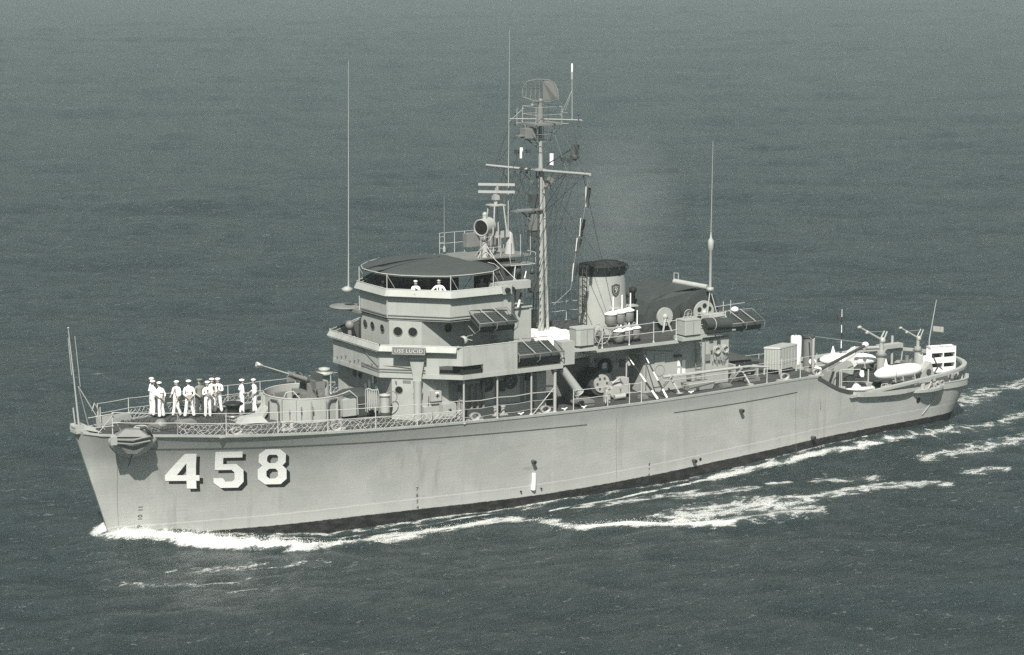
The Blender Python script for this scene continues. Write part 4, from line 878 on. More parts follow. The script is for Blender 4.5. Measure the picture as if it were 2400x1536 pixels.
# dark covered locker and vents behind the tub
t = thing('covered_locker', (14.6, -.9, 4.6), 'low dark canvas covered locker between the gun tub and the bridge front', 'locker'); m = M(); m.loft([[(14.0, -1.7, 4.6), (15.5, -1.7, 4.6), (15.5, -.2, 4.6), (14.0, -.2, 4.6)], [(14.0, -1.7, 5.6), (15.5, -1.7, 5.6), (15.5, -.2, 5.6), (14.0, -.2, 5.6)], [(14.3, -1.45, 5.78), (15.3, -1.4, 5.8), (15.3, -.4, 5.78), (14.3, -.4, 5.8)]]); m.build('canvas_cover', 'canvas', t); M().tube([(13.97, -1.73, 5.2), (15.53, -1.73, 5.2), (15.53, -.17, 5.2), (13.97, -.17, 5.2), (13.97, -1.73, 5.2)], .02, 5).build('lashing', 'rope', t)
for i, (x, y, h, lb) in enumerate(((14.55, 2.0, 1.75, 'mushroom topped ventilator on the starboard side behind the deck gun'), (15.15, -3.2, 1.35, 'squat cylinder ventilator with dark base standing beside the fire hoses'))):
    t = thing('ventilator', (x, y, 4.5), lb, 'ventilator'); m = M(); m.lathe((x, y, 0), [(.24, 4.5), (.24, 4.5+h)], 16); m.build('shaft', 'gray', t)
    m = M(); m.lathe((x, y, 0), [(.24, 4.5+h-.15), (.45, 4.5+h-.12), (.46, 4.5+h), (.2, 4.56+h), (.3, 4.6+h), (.3, 4.7+h), (.05, 4.75+h)] if i == 0 else [(.25, 4.5+h-.03), (.3, 4.5+h), (.3, 4.55+h), (.05, 4.6+h)], 16); m.build('cap', 'light' if i else 'gray', t)
    if i: M().lathe((x, y, 0), [(.26, 4.48), (.26, 5.02)], 16).build('dark_base', 'dark', t); M().ring((x+.3, y-.1, 5.75), .3, .022, (.3, 1, 0), 16, 5).build('hand_wheel', 'mid', t)
# fire hoses hung at the corner of the house front
def hoses(x, y, z, n, w, h, rz, label, name='fire_hose'):
    t = thing(name, (x, y, z), label, 'hose', rz=rz); r = random.Random(n); rk = M().tube([(x-w/2-.1, y+.05, z+h*.62), (x+w/2+.1, y+.05, z+h*.62)], .03, 5); rk.build('rack', 'dark', t)
    m = M()
    for k in range(n):
        a = x-w/2+w*k/(n-1 if n > 1 else 1); ht = h*(.95+.08*r.random()); lo = h*r.uniform(0, .3)
        P = catmull([(a-.05, y-.05, z+lo), (a-.06, y-.08, z+ht*.8), (a, y-.1, z+ht), (a+.07, y-.08, z+ht*.8), (a+.06, y-.05, z+lo+.1)], 5); m.tube(P, .026, 6)
    m.build('hose_loops', 'gray', t); return t
hoses(14.8, -2.55, 4.9, 7, .55, 1.25, -.75, 'pale canvas fire hoses looped over a rack at the bridge front corner')
hoses(35.45, -3.55, 5.55, 9, .75, .95, 0, 'pale fire hoses hanging in two loops near the aft corner of the after house')
m = M()                                   # big standing coil of hose at the second rack
for cx in (35.2, 35.75): m.ring((cx, -3.66, 6.25), .19, .035, (0, 1, 0), 18, 6); m.ring((cx+.03, -3.74, 6.25), (.18), .03, (0, 1, 0), 18, 6)
tt = thing('hose_reel', (35.45, -3.7, 6.0), 'two coiled hoses hung above the hose rack on the after house', 'hose reel'); m.build('hose_coils', 'gray', tt); M().tube([(34.95, -3.5, 6.25), (36.0, -3.5, 6.25)], .03).build('hanger', 'mid', tt)
# pipes and cabinets just behind the trunk
t = thing('valve_cabinet', (18.2, -4.1, 4.45), 'pale cabinet with a dark cross mark on deck beside the pipe cluster', 'cabinet'); M().box(17.9, 18.65, -4.2, -3.8, 4.5, 5.25).build('cabinet', 'gray', t)
m = M(); m.obox((18.3, -4.21, 4.95), (.2, .015, .05), (0, .5, 0)); m.obox((18.3, -4.21, 4.95), (.05, .015, .16), (0, .5, 0)); m.build('cross_mark', 'dark', t)
t = thing('first_aid_box', (17.6, -3.7, 5.4), 'light gray wall box with a small dark cross under the bridge wing', 'box'); M().box(17.35, 17.95, -3.95, -3.5, 5.42, 5.95).build('box', 'light', t)
m = M(); m.obox((17.72, -3.96, 5.68), (.2, .015, .06)); m.obox((17.72, -3.96, 5.68), (.06, .015, .2)); m.build('cross_mark', 'dark', t); M().box(17.6, 17.8, -3.965, -3.95, 5.8, 5.88).build('notice', 'white', t)
m = M()
for k in range(5): m.cyl((18.7+.12*k, -4.3+.05*k, 4.4), (18.7+.12*k, -4.3+.05*k, 5.3+.12*(k % 3)), .028, None, 6)
t = thing('pipe_cluster', (18.9, -4.2, 4.4), 'cluster of upright pale pipes with small valves beside the cabinet', 'pipes'); m.build('pipes', 'light', t); m = M()
for k in range(3): m.ring((18.8+.2*k, -4.3, 5.4), .07, .015, (0, 1, .3), 10, 4)
m.parts('valve_wheel', 'mid', t)
M().box(16.9, 17.35, -4.05, -3.7, 4.42, 5.2).build('vent_box', 'gray', ship)
# windlass
t = thing('windlass', (8.65, .5, 4.75), 'dark capstan drum standing on the foredeck among the sailors', 'capstan')
M().lathe((8.65, .5, 0), [(.45, 4.72), (.42, 4.82), (.30, 4.86)], 20).build('base', 'mid', t); M().lathe((8.65, .5, 0), [(.42, 4.85), (.30, 4.98), (.30, 5.28), (.36, 5.42), (.48, 5.46), (.50, 5.52), (.40, 5.58), (.05, 5.62)], 24).build('drum', 'black', t); M().lathe((8.65, .5, 0), [(.44, 4.86), (.50, 4.90), (.50, 4.94), (.42, 4.97)], 20).build('chain_wheel', 'steel', t)
# searchlight on its platform behind the awning
t = thing('searchlight', (22.2, -.95, 11.95), 'large round gray searchlight facing forward on the platform above the bridge', 'searchlight')
d = Vector((-.80, -.42, -.05)).normalized(); c = Vector((22.35, -.95, 13.5)); m = M(); m.tube([c-d*.42, c-d*.3, c+d*.30, c+d*.36], .43, 20); m.tube([c-d*.56, c-d*.42], .2, 16, True, .42); m.cyl(c+Vector((0, 0, .4)), c+Vector((0, 0, .62)), .12, None, 10); m.ball(c+Vector((0, 0, .62)), .13); o = m.build('housing', 'gray', t)
M().tube([c+d*.361, c+d*.375], .36, 20).build('lens', 'glass', o); M().ring(c+d*.37, .41, .035, d, 24, 6).build('rim', 'light', o)
s_ = Vector((d.y, -d.x, 0)).normalized(); m = M(); m.tube([c+s_*.5, c+s_*.5-Vector((0, 0, .35)), c+s_*.3-Vector((0, 0, .7)), c-Vector((0, 0, .8)), c-s_*.3-Vector((0, 0, .7)), c-s_*.5-Vector((0, 0, .35)), c-s_*.5], .045, 6); m.cyl(c-Vector((0, 0, .8)), (c.x, c.y, 11.9), .12, .2, 10)
for a in range(4): m.tube([c-Vector((0, 0, .85)), (c.x+.6*cos(a*pi/2+.4), c.y+.6*sin(a*pi/2+.4), 11.93)], .03)
m.build('yoke', 'light', t)

# ---- tilted life raft racks
def raft(loc, rz, label, L=2.5, Wd=1.5, tilt=-22):
    t = thing('life_raft', loc, label, 'life raft', 'life rafts in their tilted racks'); t.rotation_euler = (R(-tilt), 0, rz); o = Vector(loc)
    def add(m, name, mm):
        ob = m.build(name, mm, None); ob.parent = t; WO[ob.name] = tuple(loc); return ob
    m = M(); h = .55; q = [(-L/2, -Wd/2), (L/2, -Wd/2), (L/2, Wd/2), (-L/2, Wd/2)]; P = []
    for (ax, ay), (bx, by) in zip(q, q[1:]+q[:1]):
        for k in range(6): P.append((ax+(bx-ax)*k/6, ay+(by-ay)*k/6))
    m.loft([[(x*f, y*f, z) for x, y in P] for f, z in ((.82, 0), (.96, .08), (1, .25), (.96, .42), (.82, .5))], True, True, True); add(m, 'float', 'canvas')
    m = M()
    for k in range(9): m.tube([(-L*.42+L*.84*k/8, -Wd*.42, .52), (-L*.42+L*.84*k/8, Wd*.42, .52)], .018, 4)
    for k in range(6): m.tube([(-L*.42, -Wd*.42+Wd*.84*k/5, .52), (L*.42, -Wd*.42+Wd*.84*k/5, .52)], .018, 4)
    add(m, 'floor_netting', 'dark')
    m = M(); a, b = L/2+.08, Wd/2+.08; m.tube([(-a, b, .62), (-a, -b, .62), (a, -b, .62), (a, b, .62), (-a, b, .62)], .028, 6)
    for x in (-a, -.1, a): m.tube([(x, -b, .62), (x, -b-.08, .3), (x, -b+.25, -.12), (x, b*.6, -.12)], .025, 5)
    add(m, 'rack', 'mid')
    m = M()
    for x in (-L*.18, L*.2): m.tube([(x-.12, b, .66), (x+.05, -b, .66)], .022, 5)
    add(m, 'strap', 'light')
raft((20.75, -4.15, 8.95), R(-4), 'dark raft in the rack beside the bridge, nearest the nameplate', 2.0, 1.15)
raft((23.05, -4.45, 7.25), R(-4), 'dark raft in the rack above the midship deck posts, just behind the bridge wing', 2.4, 1.35)
raft((37.3, -2.9, 7.25), R(-2), 'dark raft in the rack jutting out behind the big cable drum', 2.0, 1.15)

# ---- boat deck lockers
def locker(x, y, z, w, d, h, label, octo=0):
    t = thing('deck_locker', (x, y, z), label, 'locker'); m = M()
    c = .16 if octo else .03; P = [(-w/2+c, -d/2), (w/2-c, -d/2), (w/2, -d/2+c), (w/2, d/2-c), (w/2-c, d/2), (-w/2+c, d/2), (-w/2, d/2-c), (-w/2, -d/2+c)]
    m.prism([(x+a, y+b) for a, b in P], z+.08, z+h); m.build('body', 'gray', t); M().prism([(x+a*1.04, y+b*1.04) for a, b in P], z+h, z+h+.05).build('lid', 'gray', t); M().prism([(x+a*.9, y+b*.9) for a, b in P], z-.02, z+.08).build('plinth', 'dark', t)
    m = M(); m.box(x-.012, x+.012, y-d/2-.012, y-d/2, z+.1, z+h); m.build('seam', 'mid', t); return t
locker(26.25, -4.1, 7.42, 1.12, .95, .92, 'gray eight sided locker at the forward end of the boat deck', 1)
locker(32.85, -4.35, 7.38, 1.05, .8, .84, 'gray square locker with a small hand wheel on top by the cable drum')
m = M(); m.ring((32.9, -4.2, 8.5), .24, .018, (0, 1, .2), 18, 5)
for a in range(3): m.tube([(32.9+.24*cos(a*pi/3), -4.2, 8.5+.24*sin(a*pi/3)), (32.9-.24*cos(a*pi/3), -4.2, 8.5-.24*sin(a*pi/3))], .012, 4)
t = thing('hand_wheel', (32.9, -4.2, 8.27), 'spoked hand wheel on top of the square boat deck locker', 'hand wheel'); m.build('wheel', 'light', t); M().cyl((32.9, -4.15, 8.25), (32.9, -4.15, 8.5), .03).build('spindle', 'light', t)
M().prism([(26.9, -4.6), (26.9, -3.4), (25.2, -3.4), (25.2, -4.4)], 7.2, 7.38).build('locker_platform', 'gray', ship)
M().prism([(32.2, -3.9), (33.5, -3.9), (33.5, -4.7), (32.2, -4.7)], 7.16, 7.37).build('locker_platform', 'gray', ship)
M().prism([(33.9, -3.5), (36.6, -3.5), (36.4, -2.6), (33.9, -2.6)], 7.17, 7.42).build('reel_bed', 'gray', ship)
# hose or cable reel behind the rail
t = thing('cable_winch', (28.0, -3.3, 7.17), 'small spoked reel on the boat deck rail beside the white topped buoys', 'reel')
for y in (-3.55, -3.0):
    m = M(); m.ring((27.9, y, 7.75), .48, .03, (0, 1, 0), 22, 5)
    for a in range(6): m.tube([(27.9, y, 7.75), (27.9+.48*cos(a*pi/3), y, 7.75+.48*sin(a*pi/3))], .018, 4)
    m.build('flange', 'light', t)
M().cyl((27.9, -3.55, 7.75), (27.9, -3.0, 7.75), .2, None, 14).build('drum', 'mid', t); m = M()
for y in (-3.62, -2.93): m.tube([(27.55, y, 7.17), (27.9, y, 7.75), (28.25, y, 7.17)], .03)
m.parts('frame', 'mid', t)
# ---- marker buoys: gray drum, white conical top, pole
bx = M().lathe((0, 0, 0), [(.18, 0), (.30, .12), (.30, .52), (.26, .58)], 18)
b0 = thing('marker_buoy', (28.55, -3.35, 8.28), '', 'buoy', 'white topped marker buoys on the boat deck'); del b0['label']
for nm_, mm_, q_ in (('drum', 'mid', bx), ('top', 'white', M().lathe((0, 0, 0), [(.27, .57), (.345, .60), (.34, .64), (.12, .74), (.05, .76)], 20)), ('pole', 'white', M().cyl((.18, .05, .6), (.18, .05, 1.5), .035, None, 8)), ('lifting_eye', 'light', M().ring((-.05, 0, .82), .08, .02, (0, 1, 0), 12, 5))):
    ob = q_.build(nm_, mm_, None); ob.parent = b0; WO[ob.name] = (0, 0, 0)
SP = [((28.55, -3.35, 8.14), 'upper row marker buoy at the forward end, nearest the funnel'), ((29.15, -3.30, 8.18), 'upper row marker buoy between two others'), ((29.72, -3.25, 8.22), 'upper row marker buoy at the after end, nearest the cable drum'),
      ((28.95, -3.5, 7.24), 'lower row marker buoy at the forward end behind the rail'), ((29.5, -3.45, 7.27), 'lower row marker buoy in the middle behind the rail'), ((30.05, -3.4, 7.30), 'lower row marker buoy at the after end behind the rail')]
for i, (l, lb) in enumerate(SP):
    o = b0 if i == 0 else dup(b0, None, l); o.location = l; o['label'] = lb; WO[o.name] = l
m = M(); m.box(28.2, 30.1, -3.6, -3.0, 8.02, 8.08)
for x in (28.25, 29.0, 29.8): m.cyl((x, -3.05, 7.17), (x, -3.05, 8.1), .025, None, 6)
m.build('buoy_rack', 'gray', ship)

# ---- big canvas-covered cable drums
def drum(loc, rad, y0, y1, label, holes, hub_r, hub_y):
    t = thing('cable_drum', loc, label, 'cable drum', 'canvas covered cable drums'); x, _, z = loc; zc = z; n = 40; rg = []
    for y in np.linspace(y0, y1, 8):
        rr_ = rad*(1+.015*sin(9*y)); rg.append([(x+rr_*cos(2*pi*k/n), y, zc+rr_*sin(2*pi*k/n)*(1 if sin(2*pi*k/n) > 0 else .95)) for k in range(n)])
    M().loft(rg, True, True, True).build('canvas_cover', 'canvas', t)
    m = M(); m.cyl((x+.0, hub_y+.06, zc-.05), (x+.0, hub_y-.06, zc-.05), hub_r, None, 28); o = m.build('flange', 'gray', t)
    for k in range(holes): a = 2*pi*k/holes+.5; M().cyl((x+hub_r*.58*cos(a), hub_y-.065, zc-.05+hub_r*.58*sin(a)), (x+hub_r*.58*cos(a), hub_y-.07, zc-.05+hub_r*.58*sin(a)), hub_r*.21, None, 16).build('lightening_hole', 'black', o)
    m = M(); m.ball((x, hub_y-.05, zc-.05), .16); m.tube([(x, hub_y-.1, zc-.05), (x-.35, hub_y-.3, zc-1.0)], .06); m.tube([(x, hub_y-.1, zc-.05), (x+.35, hub_y-.3, zc-1.0)], .06); m.build('hub', 'gray', o); return t
drum((35.35, -2.1, 8.12), 1.12, -2.1, 2.2, 'large dark canvas covered drum with a pale flange pierced by round holes', 6, .66, -2.28)
drum((33.25, -1.3, 8.0), .95, -1.2, 2.2, 'dark canvas covered drum with a plain pale flange, forward of the bigger one', 0, .50, -1.62)
PF = [(32.15, 7.2), (32.1, 8.1), (32.5, 8.75), (33.2, 9.02), (34.0, 9.12), (34.9, 9.42), (35.4, 9.34), (36.1, 8.95), (36.5, 8.2), (36.4, 7.2)]
sh_ = [[(x+.03*sin(4*y+x), y+(-.75 if x > 34.8 and y < 0 else 0), z+.04*sin(3*y+2*x)*(z > 8)) for x, z in PF] for y in np.linspace(-1.25, 2.2, 9)]
M().loft(sh_, True, True, False).build('canvas_sheet', 'canvas', ship)
t = thing('roller_spar', (35.3, -1, 9.4), 'gray roller spar lying across the top of the dark cable drums', 'spar'); M().tube([(35.02, 0, 9.5), (35.75, -2.05, 9.38)], .15, 12).build('spar', 'gray', t); M().tube([(35.05, .05, 9.6), (35.05, .05, 9.95), (35.2, -.15, 9.95), (35.2, -.15, 9.6)], .03, 5).build('bracket', 'light', t)
m = M(); m.loft([[(34.9, -3.45, 7.4), (36.5, -3.45, 7.4), (36.5, -2.6, 7.4), (34.9, -2.6, 7.4)], [(34.95, -3.3, 8.1), (36.0, -3.3, 8.1), (36.0, -2.7, 8.1), (34.95, -2.7, 8.1)]]); m.build('winch_bed', 'gray', ship)
t = thing('covered_roll', (35.2, -3.6, 7.5), 'dark canvas covered roll behind the rail at the after house top', 'canvas roll'); M().tube([(34.35, -3.7, 7.72), (34.45, -3.7, 7.74), (35.9, -3.7, 7.64), (36.0, -3.7, 7.64)], .33, 12).build('cover', 'canvas', t); M().ring((34.9, -3.7, 7.7), .34, .02, (1, 0, 0), 16, 5).build('strap', 'rope', t)
m = M()
for z in (7.95, 8.3): m.tube([(36.2, -2.2, z), (38.4, -1.9, z)], .018)
for x in (36.8, 37.3): m.cyl((x, -2.1, 7.2), (x, -2.1, 8.55), .02)
m.build('after_rail', 'rail', ship)
t = thing('white_lamp', (37.2, -2.6, 7.9), 'rounded white lamp above the raft behind the big cable drum', 'lamp'); m = M(); m.ball((37.2, -2.6, 8.12), .2, (1.1, 1, .8)); m.build('housing', 'white', t); M().cyl((37.2, -2.6, 7.6), (37.2, -2.6, 8.0), .03).build('stem', 'light', t)
# ---- deck winch amidships with its drum and life ring beyond
t = thing('deck_winch', (28.7, -3.4, 4.35), 'deck winch with dark cable drum and pale machinery beside the side rail', 'winch')
M().cyl((28.05, -2.2, 5.15), (28.05, -3.25, 5.15), .68, None, 28).build('cable_drum', 'canvas', t); o = M().cyl((28.05, -3.25, 5.12), (28.05, -3.34, 5.12), .48, None, 24).build('flange', 'light', t)
m = M()
for k in range(6): a = k*pi/3; m.cyl((28.05+.3*cos(a), -3.34, 5.12+.3*sin(a)), (28.05+.3*cos(a), -3.36, 5.12+.3*sin(a)), .07, None, 10)
m.parts('flange_hole', 'dark', o)
m = M(); m.box(28.2, 29.3, -3.7, -3.1, 4.36, 4.7); m.cyl((28.4, -3.6, 4.95), (29.2, -3.6, 4.95), .3, None, 14); m.cyl((28.5, -3.9, 4.7), (28.5, -3.5, 4.7), .3, None, 16); m.box(28.9, 29.35, -3.9, -3.4, 4.6, 5.4); m.cyl((28.3, -4.1, 4.5), (28.9, -4.2, 4.55), .14); m.tube([(28.3, -3.9, 5.2), (28.7, -4.0, 5.5), (29.0, -3.9, 5.1)], .06)
m.build('machinery', 'light', t); m = M(); m.box(27.55, 27.7, -4.6, -4.2, 4.36, 5.2); m.tube([(27.6, -4.4, 5.1), (27.2, -4.9, 4.4)], .03); m.ring((27.6, -4.65, 5.0), .14, .02, (0, 1, 0), 12, 5); m.parts('control_stand', 'light', t)
t = thing('life_ring', (28.95, -2.2, 5.8), 'dark life ring hanging on the recessed wall above the deck winch', 'life ring'); M().ring((28.95, -2.3, 5.75), .36, .10, (0, 1, 0), 26, 10).build('ring', 'black', t)
M().ring((28.95, -2.3, 5.75), .37, .105, (0, 1, 0), 4, 8, (.2, .5)).build('band', 'mid', t)
m = M(); m.tube([(27.5, -2.2, 4.8), (28.35, -2.15, 6.1)], .05); m.box(29.4, 29.9, -2.2, -2.12, 5.5, 5.9); m.parts('wall_fitting', 'light', ship)
# ---- striped spars leaning from the house to the deck edge
def striped(a, b, n, label, w=.055):
    a, b = Vector(a), Vector(b); t = thing('striped_pole', tuple(b), label, 'pole')
    for k in range(n):
        p, q = a.lerp(b, k/n), a.lerp(b, (k+1)/n); f = w*(.5+.7*k/n)
        M().tube([p, q], f, 8, True, w*(.5+.7*(k+1)/n)).build('white_band' if k % 2 == 0 else 'black_band', 'white' if k % 2 == 0 else 'black', t)
striped((29.5, -3.6, 6.45), (30.35, -5.1, 4.36), 5, 'black and white striped pole, the forward one of the leaning pair')
striped((30.55, -3.6, 6.45), (30.95, -5.1, 4.36), 5, 'black and white striped pole, leaning against the corner of the after house', .05)
m = M(); m.cyl((29.4, -3.6, 4.4), (29.4, -3.6, 6.5), .04); m.tube([(29.4, -3.6, 6.3), (29.55, -3.65, 6.0)], .09); m.build('spar_crutch', 'light', ship)
# ---- long boom stowed on trestles
t = thing('stowed_boom', (34, -4.3, 5.3), 'long gray boom stowed on A frame trestles along the port side deck', 'boom'); M().tube([(31.25, -4.3, 5.30), (36.9, -4.3, 5.30), (38.2, -4.35, 5.15)], .085, 10, True, .06).build('boom', 'gray', t); M().tube([(31.2, -4.5, 5.12), (37.2, -4.5, 5.1)], .03, 6).build('guy_wire', 'light', t)
for x in (31.75, 36.4):
    m = M(); m.tube([(x, -4.1, 5.38), (x+.3, -4.7, 4.4)], .06); m.tube([(x, -4.5, 5.38), (x-.3, -3.7, 4.4)], .06); m.box(x+.15, x+.45, -4.85, -4.6, 4.38, 4.44); m.parts('trestle', 'light', t)
t = thing('deck_chest', (33.6, -4.2, 4.4), 'small gray chest on deck under the stowed boom', 'chest'); m = M(); m.loft([[(32.85, -4.5, 4.4), (34.35, -4.5, 4.4), (34.35, -3.9, 4.4), (32.85, -3.9, 4.4)], [(32.75, -4.6, 4.78), (34.45, -4.6, 4.78), (34.45, -3.8, 4.78), (32.75, -3.8, 4.78)]]); m.build('body', 'gray', t); M().box(33.2, 33.4, -4.62, -4.6, 4.5, 4.6).build('latch', 'dark', t)
t = thing('ladder_rack', (37.2, -2.0, 4.5), 'row of dark pipes and rollers lying on deck behind the after house', 'pipe rack')
for k in range(4): M().cyl((36.6, -2.8+.35*k, 4.75+.28*(k % 2)), (38.9, -2.9+.35*k, 4.7+.28*(k % 2)), .12, None, 10).build('pipe', 'black' if k % 2 else 'canvas', t)
m = M(); m.box(36.8, 36.95, -3.1, -1.4, 4.4, 5.2); m.box(38.4, 38.5, -3.1, -1.4, 4.4, 5.0); m.build('rack', 'gray', t)
# ---- big gray crate on legs
t = thing('gear_crate', (40.1, -3.2, 4.4), 'big pale gray ribbed crate on short legs standing near the fantail step', 'crate')
P = [(38.95, -3.0), (39.55, -3.62), (41.15, -3.1), (40.6, -2.45)]
M().prism(P, 4.72, 5.88).build('body', 'gray', t); m = M(); cx, cy = 40.05, -3.05; m.loft([[(cx+(x-cx)*1.05, cy+(y-cy)*1.05, 5.88) for x, y in P], [(cx+(x-cx)*1.0, cy+(y-cy)*1.0, 5.96) for x, y in P]]); m.build('lid', 'gray', t)
m = M()
for (ax, ay), (bx_, by) in zip(P, P[1:]+P[:1]):
    for k in range(1, 6): f = k/6; x, y = ax+(bx_-ax)*f, ay+(by-ay)*f; m.obox((x, y, 5.3), (.05, .05, 1.12))
    m.tube([(ax, ay, 5.05), (bx_, by, 5.05)], .02, 4)
m.build('rib', 'gray', t)
for x, y in P: M().cyl((x*.97+cx*.03, y*.97+cy*.03, 4.38), (x*.97+cx*.03, y*.97+cy*.03, 4.75), .06, None, 8).build('leg', 'gray', t)
# ---- white floats stood on end, gray gear frame
t = thing('white_float', (43.8, .3, 3.8), 'tall white cylinder standing on end, the farther of two behind the crate', 'float', 'white cylinders standing at the fantail step'); M().lathe((43.8, .3, 0), [(.26, 4.0), (.31, 4.3), (.31, 5.55), (.28, 5.62)], 18).build('body', 'white', t); M().ring((43.8, .3, 5.65), .12, .02, (0, 1, 0), 12, 5).build('lifting_eye', 'dark', t)
t2 = dup(t, None, (44.35, -.2, 3.75), 'tall white cylinder standing on end, the nearer of two behind the crate')
t = thing('wire_frame_post', (41.6, -4.0, 4.4), 'tall gray post with a dark round drum beside it at the fantail step', 'post'); M().cyl((41.55, -4.0, 4.4), (41.55, -4.0, 6.3), .07, None, 10).build('post', 'light', t); M().cyl((42.75, -2.1, 4.3), (42.75, -2.1, 6.0), .30, None, 18).build('drum', 'mid', t); M().cyl((42.75, -2.1, 6.0), (42.75, -2.1, 6.1), .36, None, 18).build('lid', 'dark', t); M().tube([(41.6, -3.9, 6.2), (42.4, -2.6, 6.1)], .04).build('cross_bar', 'mid', t)
m = M(); m.ball((42.4, -2.9, 4.75), .22); m.ball((42.6, -3.0, 4.42), .14); t = thing('white_fender', (42.4, -2.9, 4.4), 'round white fender on deck at the foot of the dark drum', 'fender'); m.build('ball', 'white', t); M().ring((42.4, -2.9, 4.75), .225, .02, (1, 0, .2), 14, 5).build('lashing', 'dark', t)

# ------------------------------------------------------------------ fantail gear
t = thing('cargo_boom', (42.6, -3.5, 4.45), 'dark gray boom rising aft over the fantail to a white tip', 'boom')
M().tube([(42.5, -3.45, 4.42), (47.75, -1.0, 4.88)], .09, 12).build('spar', 'dark', t); M().ball((47.8, -.98, 4.92), .17, (1.3, 1, 1)).build('tip', 'white', t); M().ball((42.35, -3.5, 4.45), .17, (1.2, 1, .8)).build('heel', 'white', t); M().tube([(42.9, -3.5, 4.25), (47.7, -1.1, 4.7)], .022, 5).build('guy_wire', 'light', t)
M().tube([(43.0, -2.2, 6.05), (47.6, -1.0, 5.05)], .018, 5).build('topping_wire', 'light', ship)
def crane(x, y, label, s=1.0, z0=ZFAN):
    t = thing('stern_crane', (x, y, z0), label, 'crane', 'gray cranes on the fantail'); M().cyl((x, y, z0), (x, y, z0+1.5*s), .26*s, .24*s, 18).build('pedestal', 'gray', t); M().lathe((x, y, 0), [(.3*s, z0+1.2*s), (.34*s, z0+1.28*s), (.3*s, z0+1.36*s)], 18).build('collar', 'mid', t)
    o = M().cyl((x, y, z0+1.4*s), (x, y, z0+2.15*s), .13*s, .11*s, 12).build('kingpost', 'gray', t)
    a = Vector((x+.05, y, z0+2.1*s)); b = Vector((x-1.75*s, y-.1, z0+3.05*s)); d = (b-a).normalized(); M().tube([a, b], .085*s, 8, True, .055*s).build('jib', 'gray', t)
    m = M(); m.ball(b, .12*s, (1.3, .8, .8)); m.ball(a.lerp(b, .68)+Vector((0, 0, -.05)), .13*s); m.parts('sheave', 'light', t); m = M(); m.tube([a+Vector((-.2, 0, 0)), a+Vector((.15, 0, .55))], .05*s); m.tube([a+Vector((.1, 0, 0)), a+Vector((.35, 0, .5))], .05*s); m.ball(a, .2*s); m.tube([a+Vector((.2, 0, .5)), a.lerp(b, .68)], .012, 4); m.build('winch_head', 'gray', t)
    M().tube([b, b-Vector((0, 0, .35))], .012, 4).build('hook_wire', 'dark', t)
crane(49.85, 0.0, 'gray stern crane on a thick pedestal, the nearer and larger of the pair'); crane(53.5, 1.0, 'gray stern crane beyond the white slatted otter board', .82)
# torpedo-shaped sweep floats
def float_body(loc, rz, s, label, name='sweep_float'):
    t = thing(name, loc, label, 'sweep float', 'white torpedo shaped sweep floats', rz=rz)
    def add(m, nm, mm): ob = m.build(nm, mm, None); ob.parent = t; WO[ob.name] = tuple(loc)
    add(M().lathe((0, 0, .5), [(.02, -1.72), (.14, -1.66), (.26, -1.45), (.36, -1.05), (.40, -.5), (.40, .7), (.37, 1.15), (.28, 1.55), (.16, 1.75), (.03, 1.8)], 24, 'x'), 'body', 'white')
    add(M().ring((-.45, 0, .5), .405, .018, (1, 0, 0), 24, 5), 'band', 'mid'); add(M().add([(-1.05, -.02, .82), (-.75, -.02, .88), (-.88, 0, 1.35), (-1.05, .02, .82), (-.75, .02, .88), (-.93, 0, 1.35)], [(0, 1, 2), (3, 5, 4), (0, 2, 5, 3), (1, 4, 2), (4, 5, 2), (0, 3, 4, 1)]), 'fin', 'white')
    m = M()
    for x in (-.5, .1, 1.0):
        for y in (-.3, .3): m.tube([(x, y, .35), (x+.06, y*1.2, -.02)], .035, 5)
        m.tube([(x, -.34, .06), (x, .34, .06)], .03, 5)
    add(m, 'cradle', 'light'); m = M(); m.tube([(.75, 0, .88), (1.05, 0, 1.15), (1.35, 0, .88)], .02, 5); add(m, 'lifting_bridle', 'mid'); t.scale = (s, s, s); return t
float_body((48.5, -3.0, 3.12), R(2), 1.0, 'big white torpedo shaped float lying on its cradle on the port side fantail')
float_body((49.0, 2.0, 3.0), R(-28), .95, 'white torpedo shaped float on the far side behind the boom')
# depressor with white deck plate at the rail
t = thing('kite_depressor', (44.9, -3.75, 2.85), 'flat white diamond shaped depressor lying at the low bulwark', 'depressor')
m = M(); P = [(43.85, -3.95), (44.4, -4.2), (45.6, -4.0), (46.2, -3.75), (45.7, -3.45), (44.5, -3.3)]; m.prism(P, 2.95, 3.12); m.build('plate', 'white', t); m = M(); m.loft([[(44.5, -3.85, 3.12), (45.2, -3.95, 3.12), (45.3, -3.55, 3.12), (44.7, -3.5, 3.12)], [(44.75, -3.72, 3.42), (45.0, -3.74, 3.42), (45.0, -3.66, 3.42), (44.8, -3.64, 3.42)]]); m.build('bridle_post', 'white', t)
M().tube([(44.4, -4.05, 3.12), (44.85, -3.7, 3.5), (45.3, -3.9, 3.12)], .02, 5).build('bridle', 'light', t)
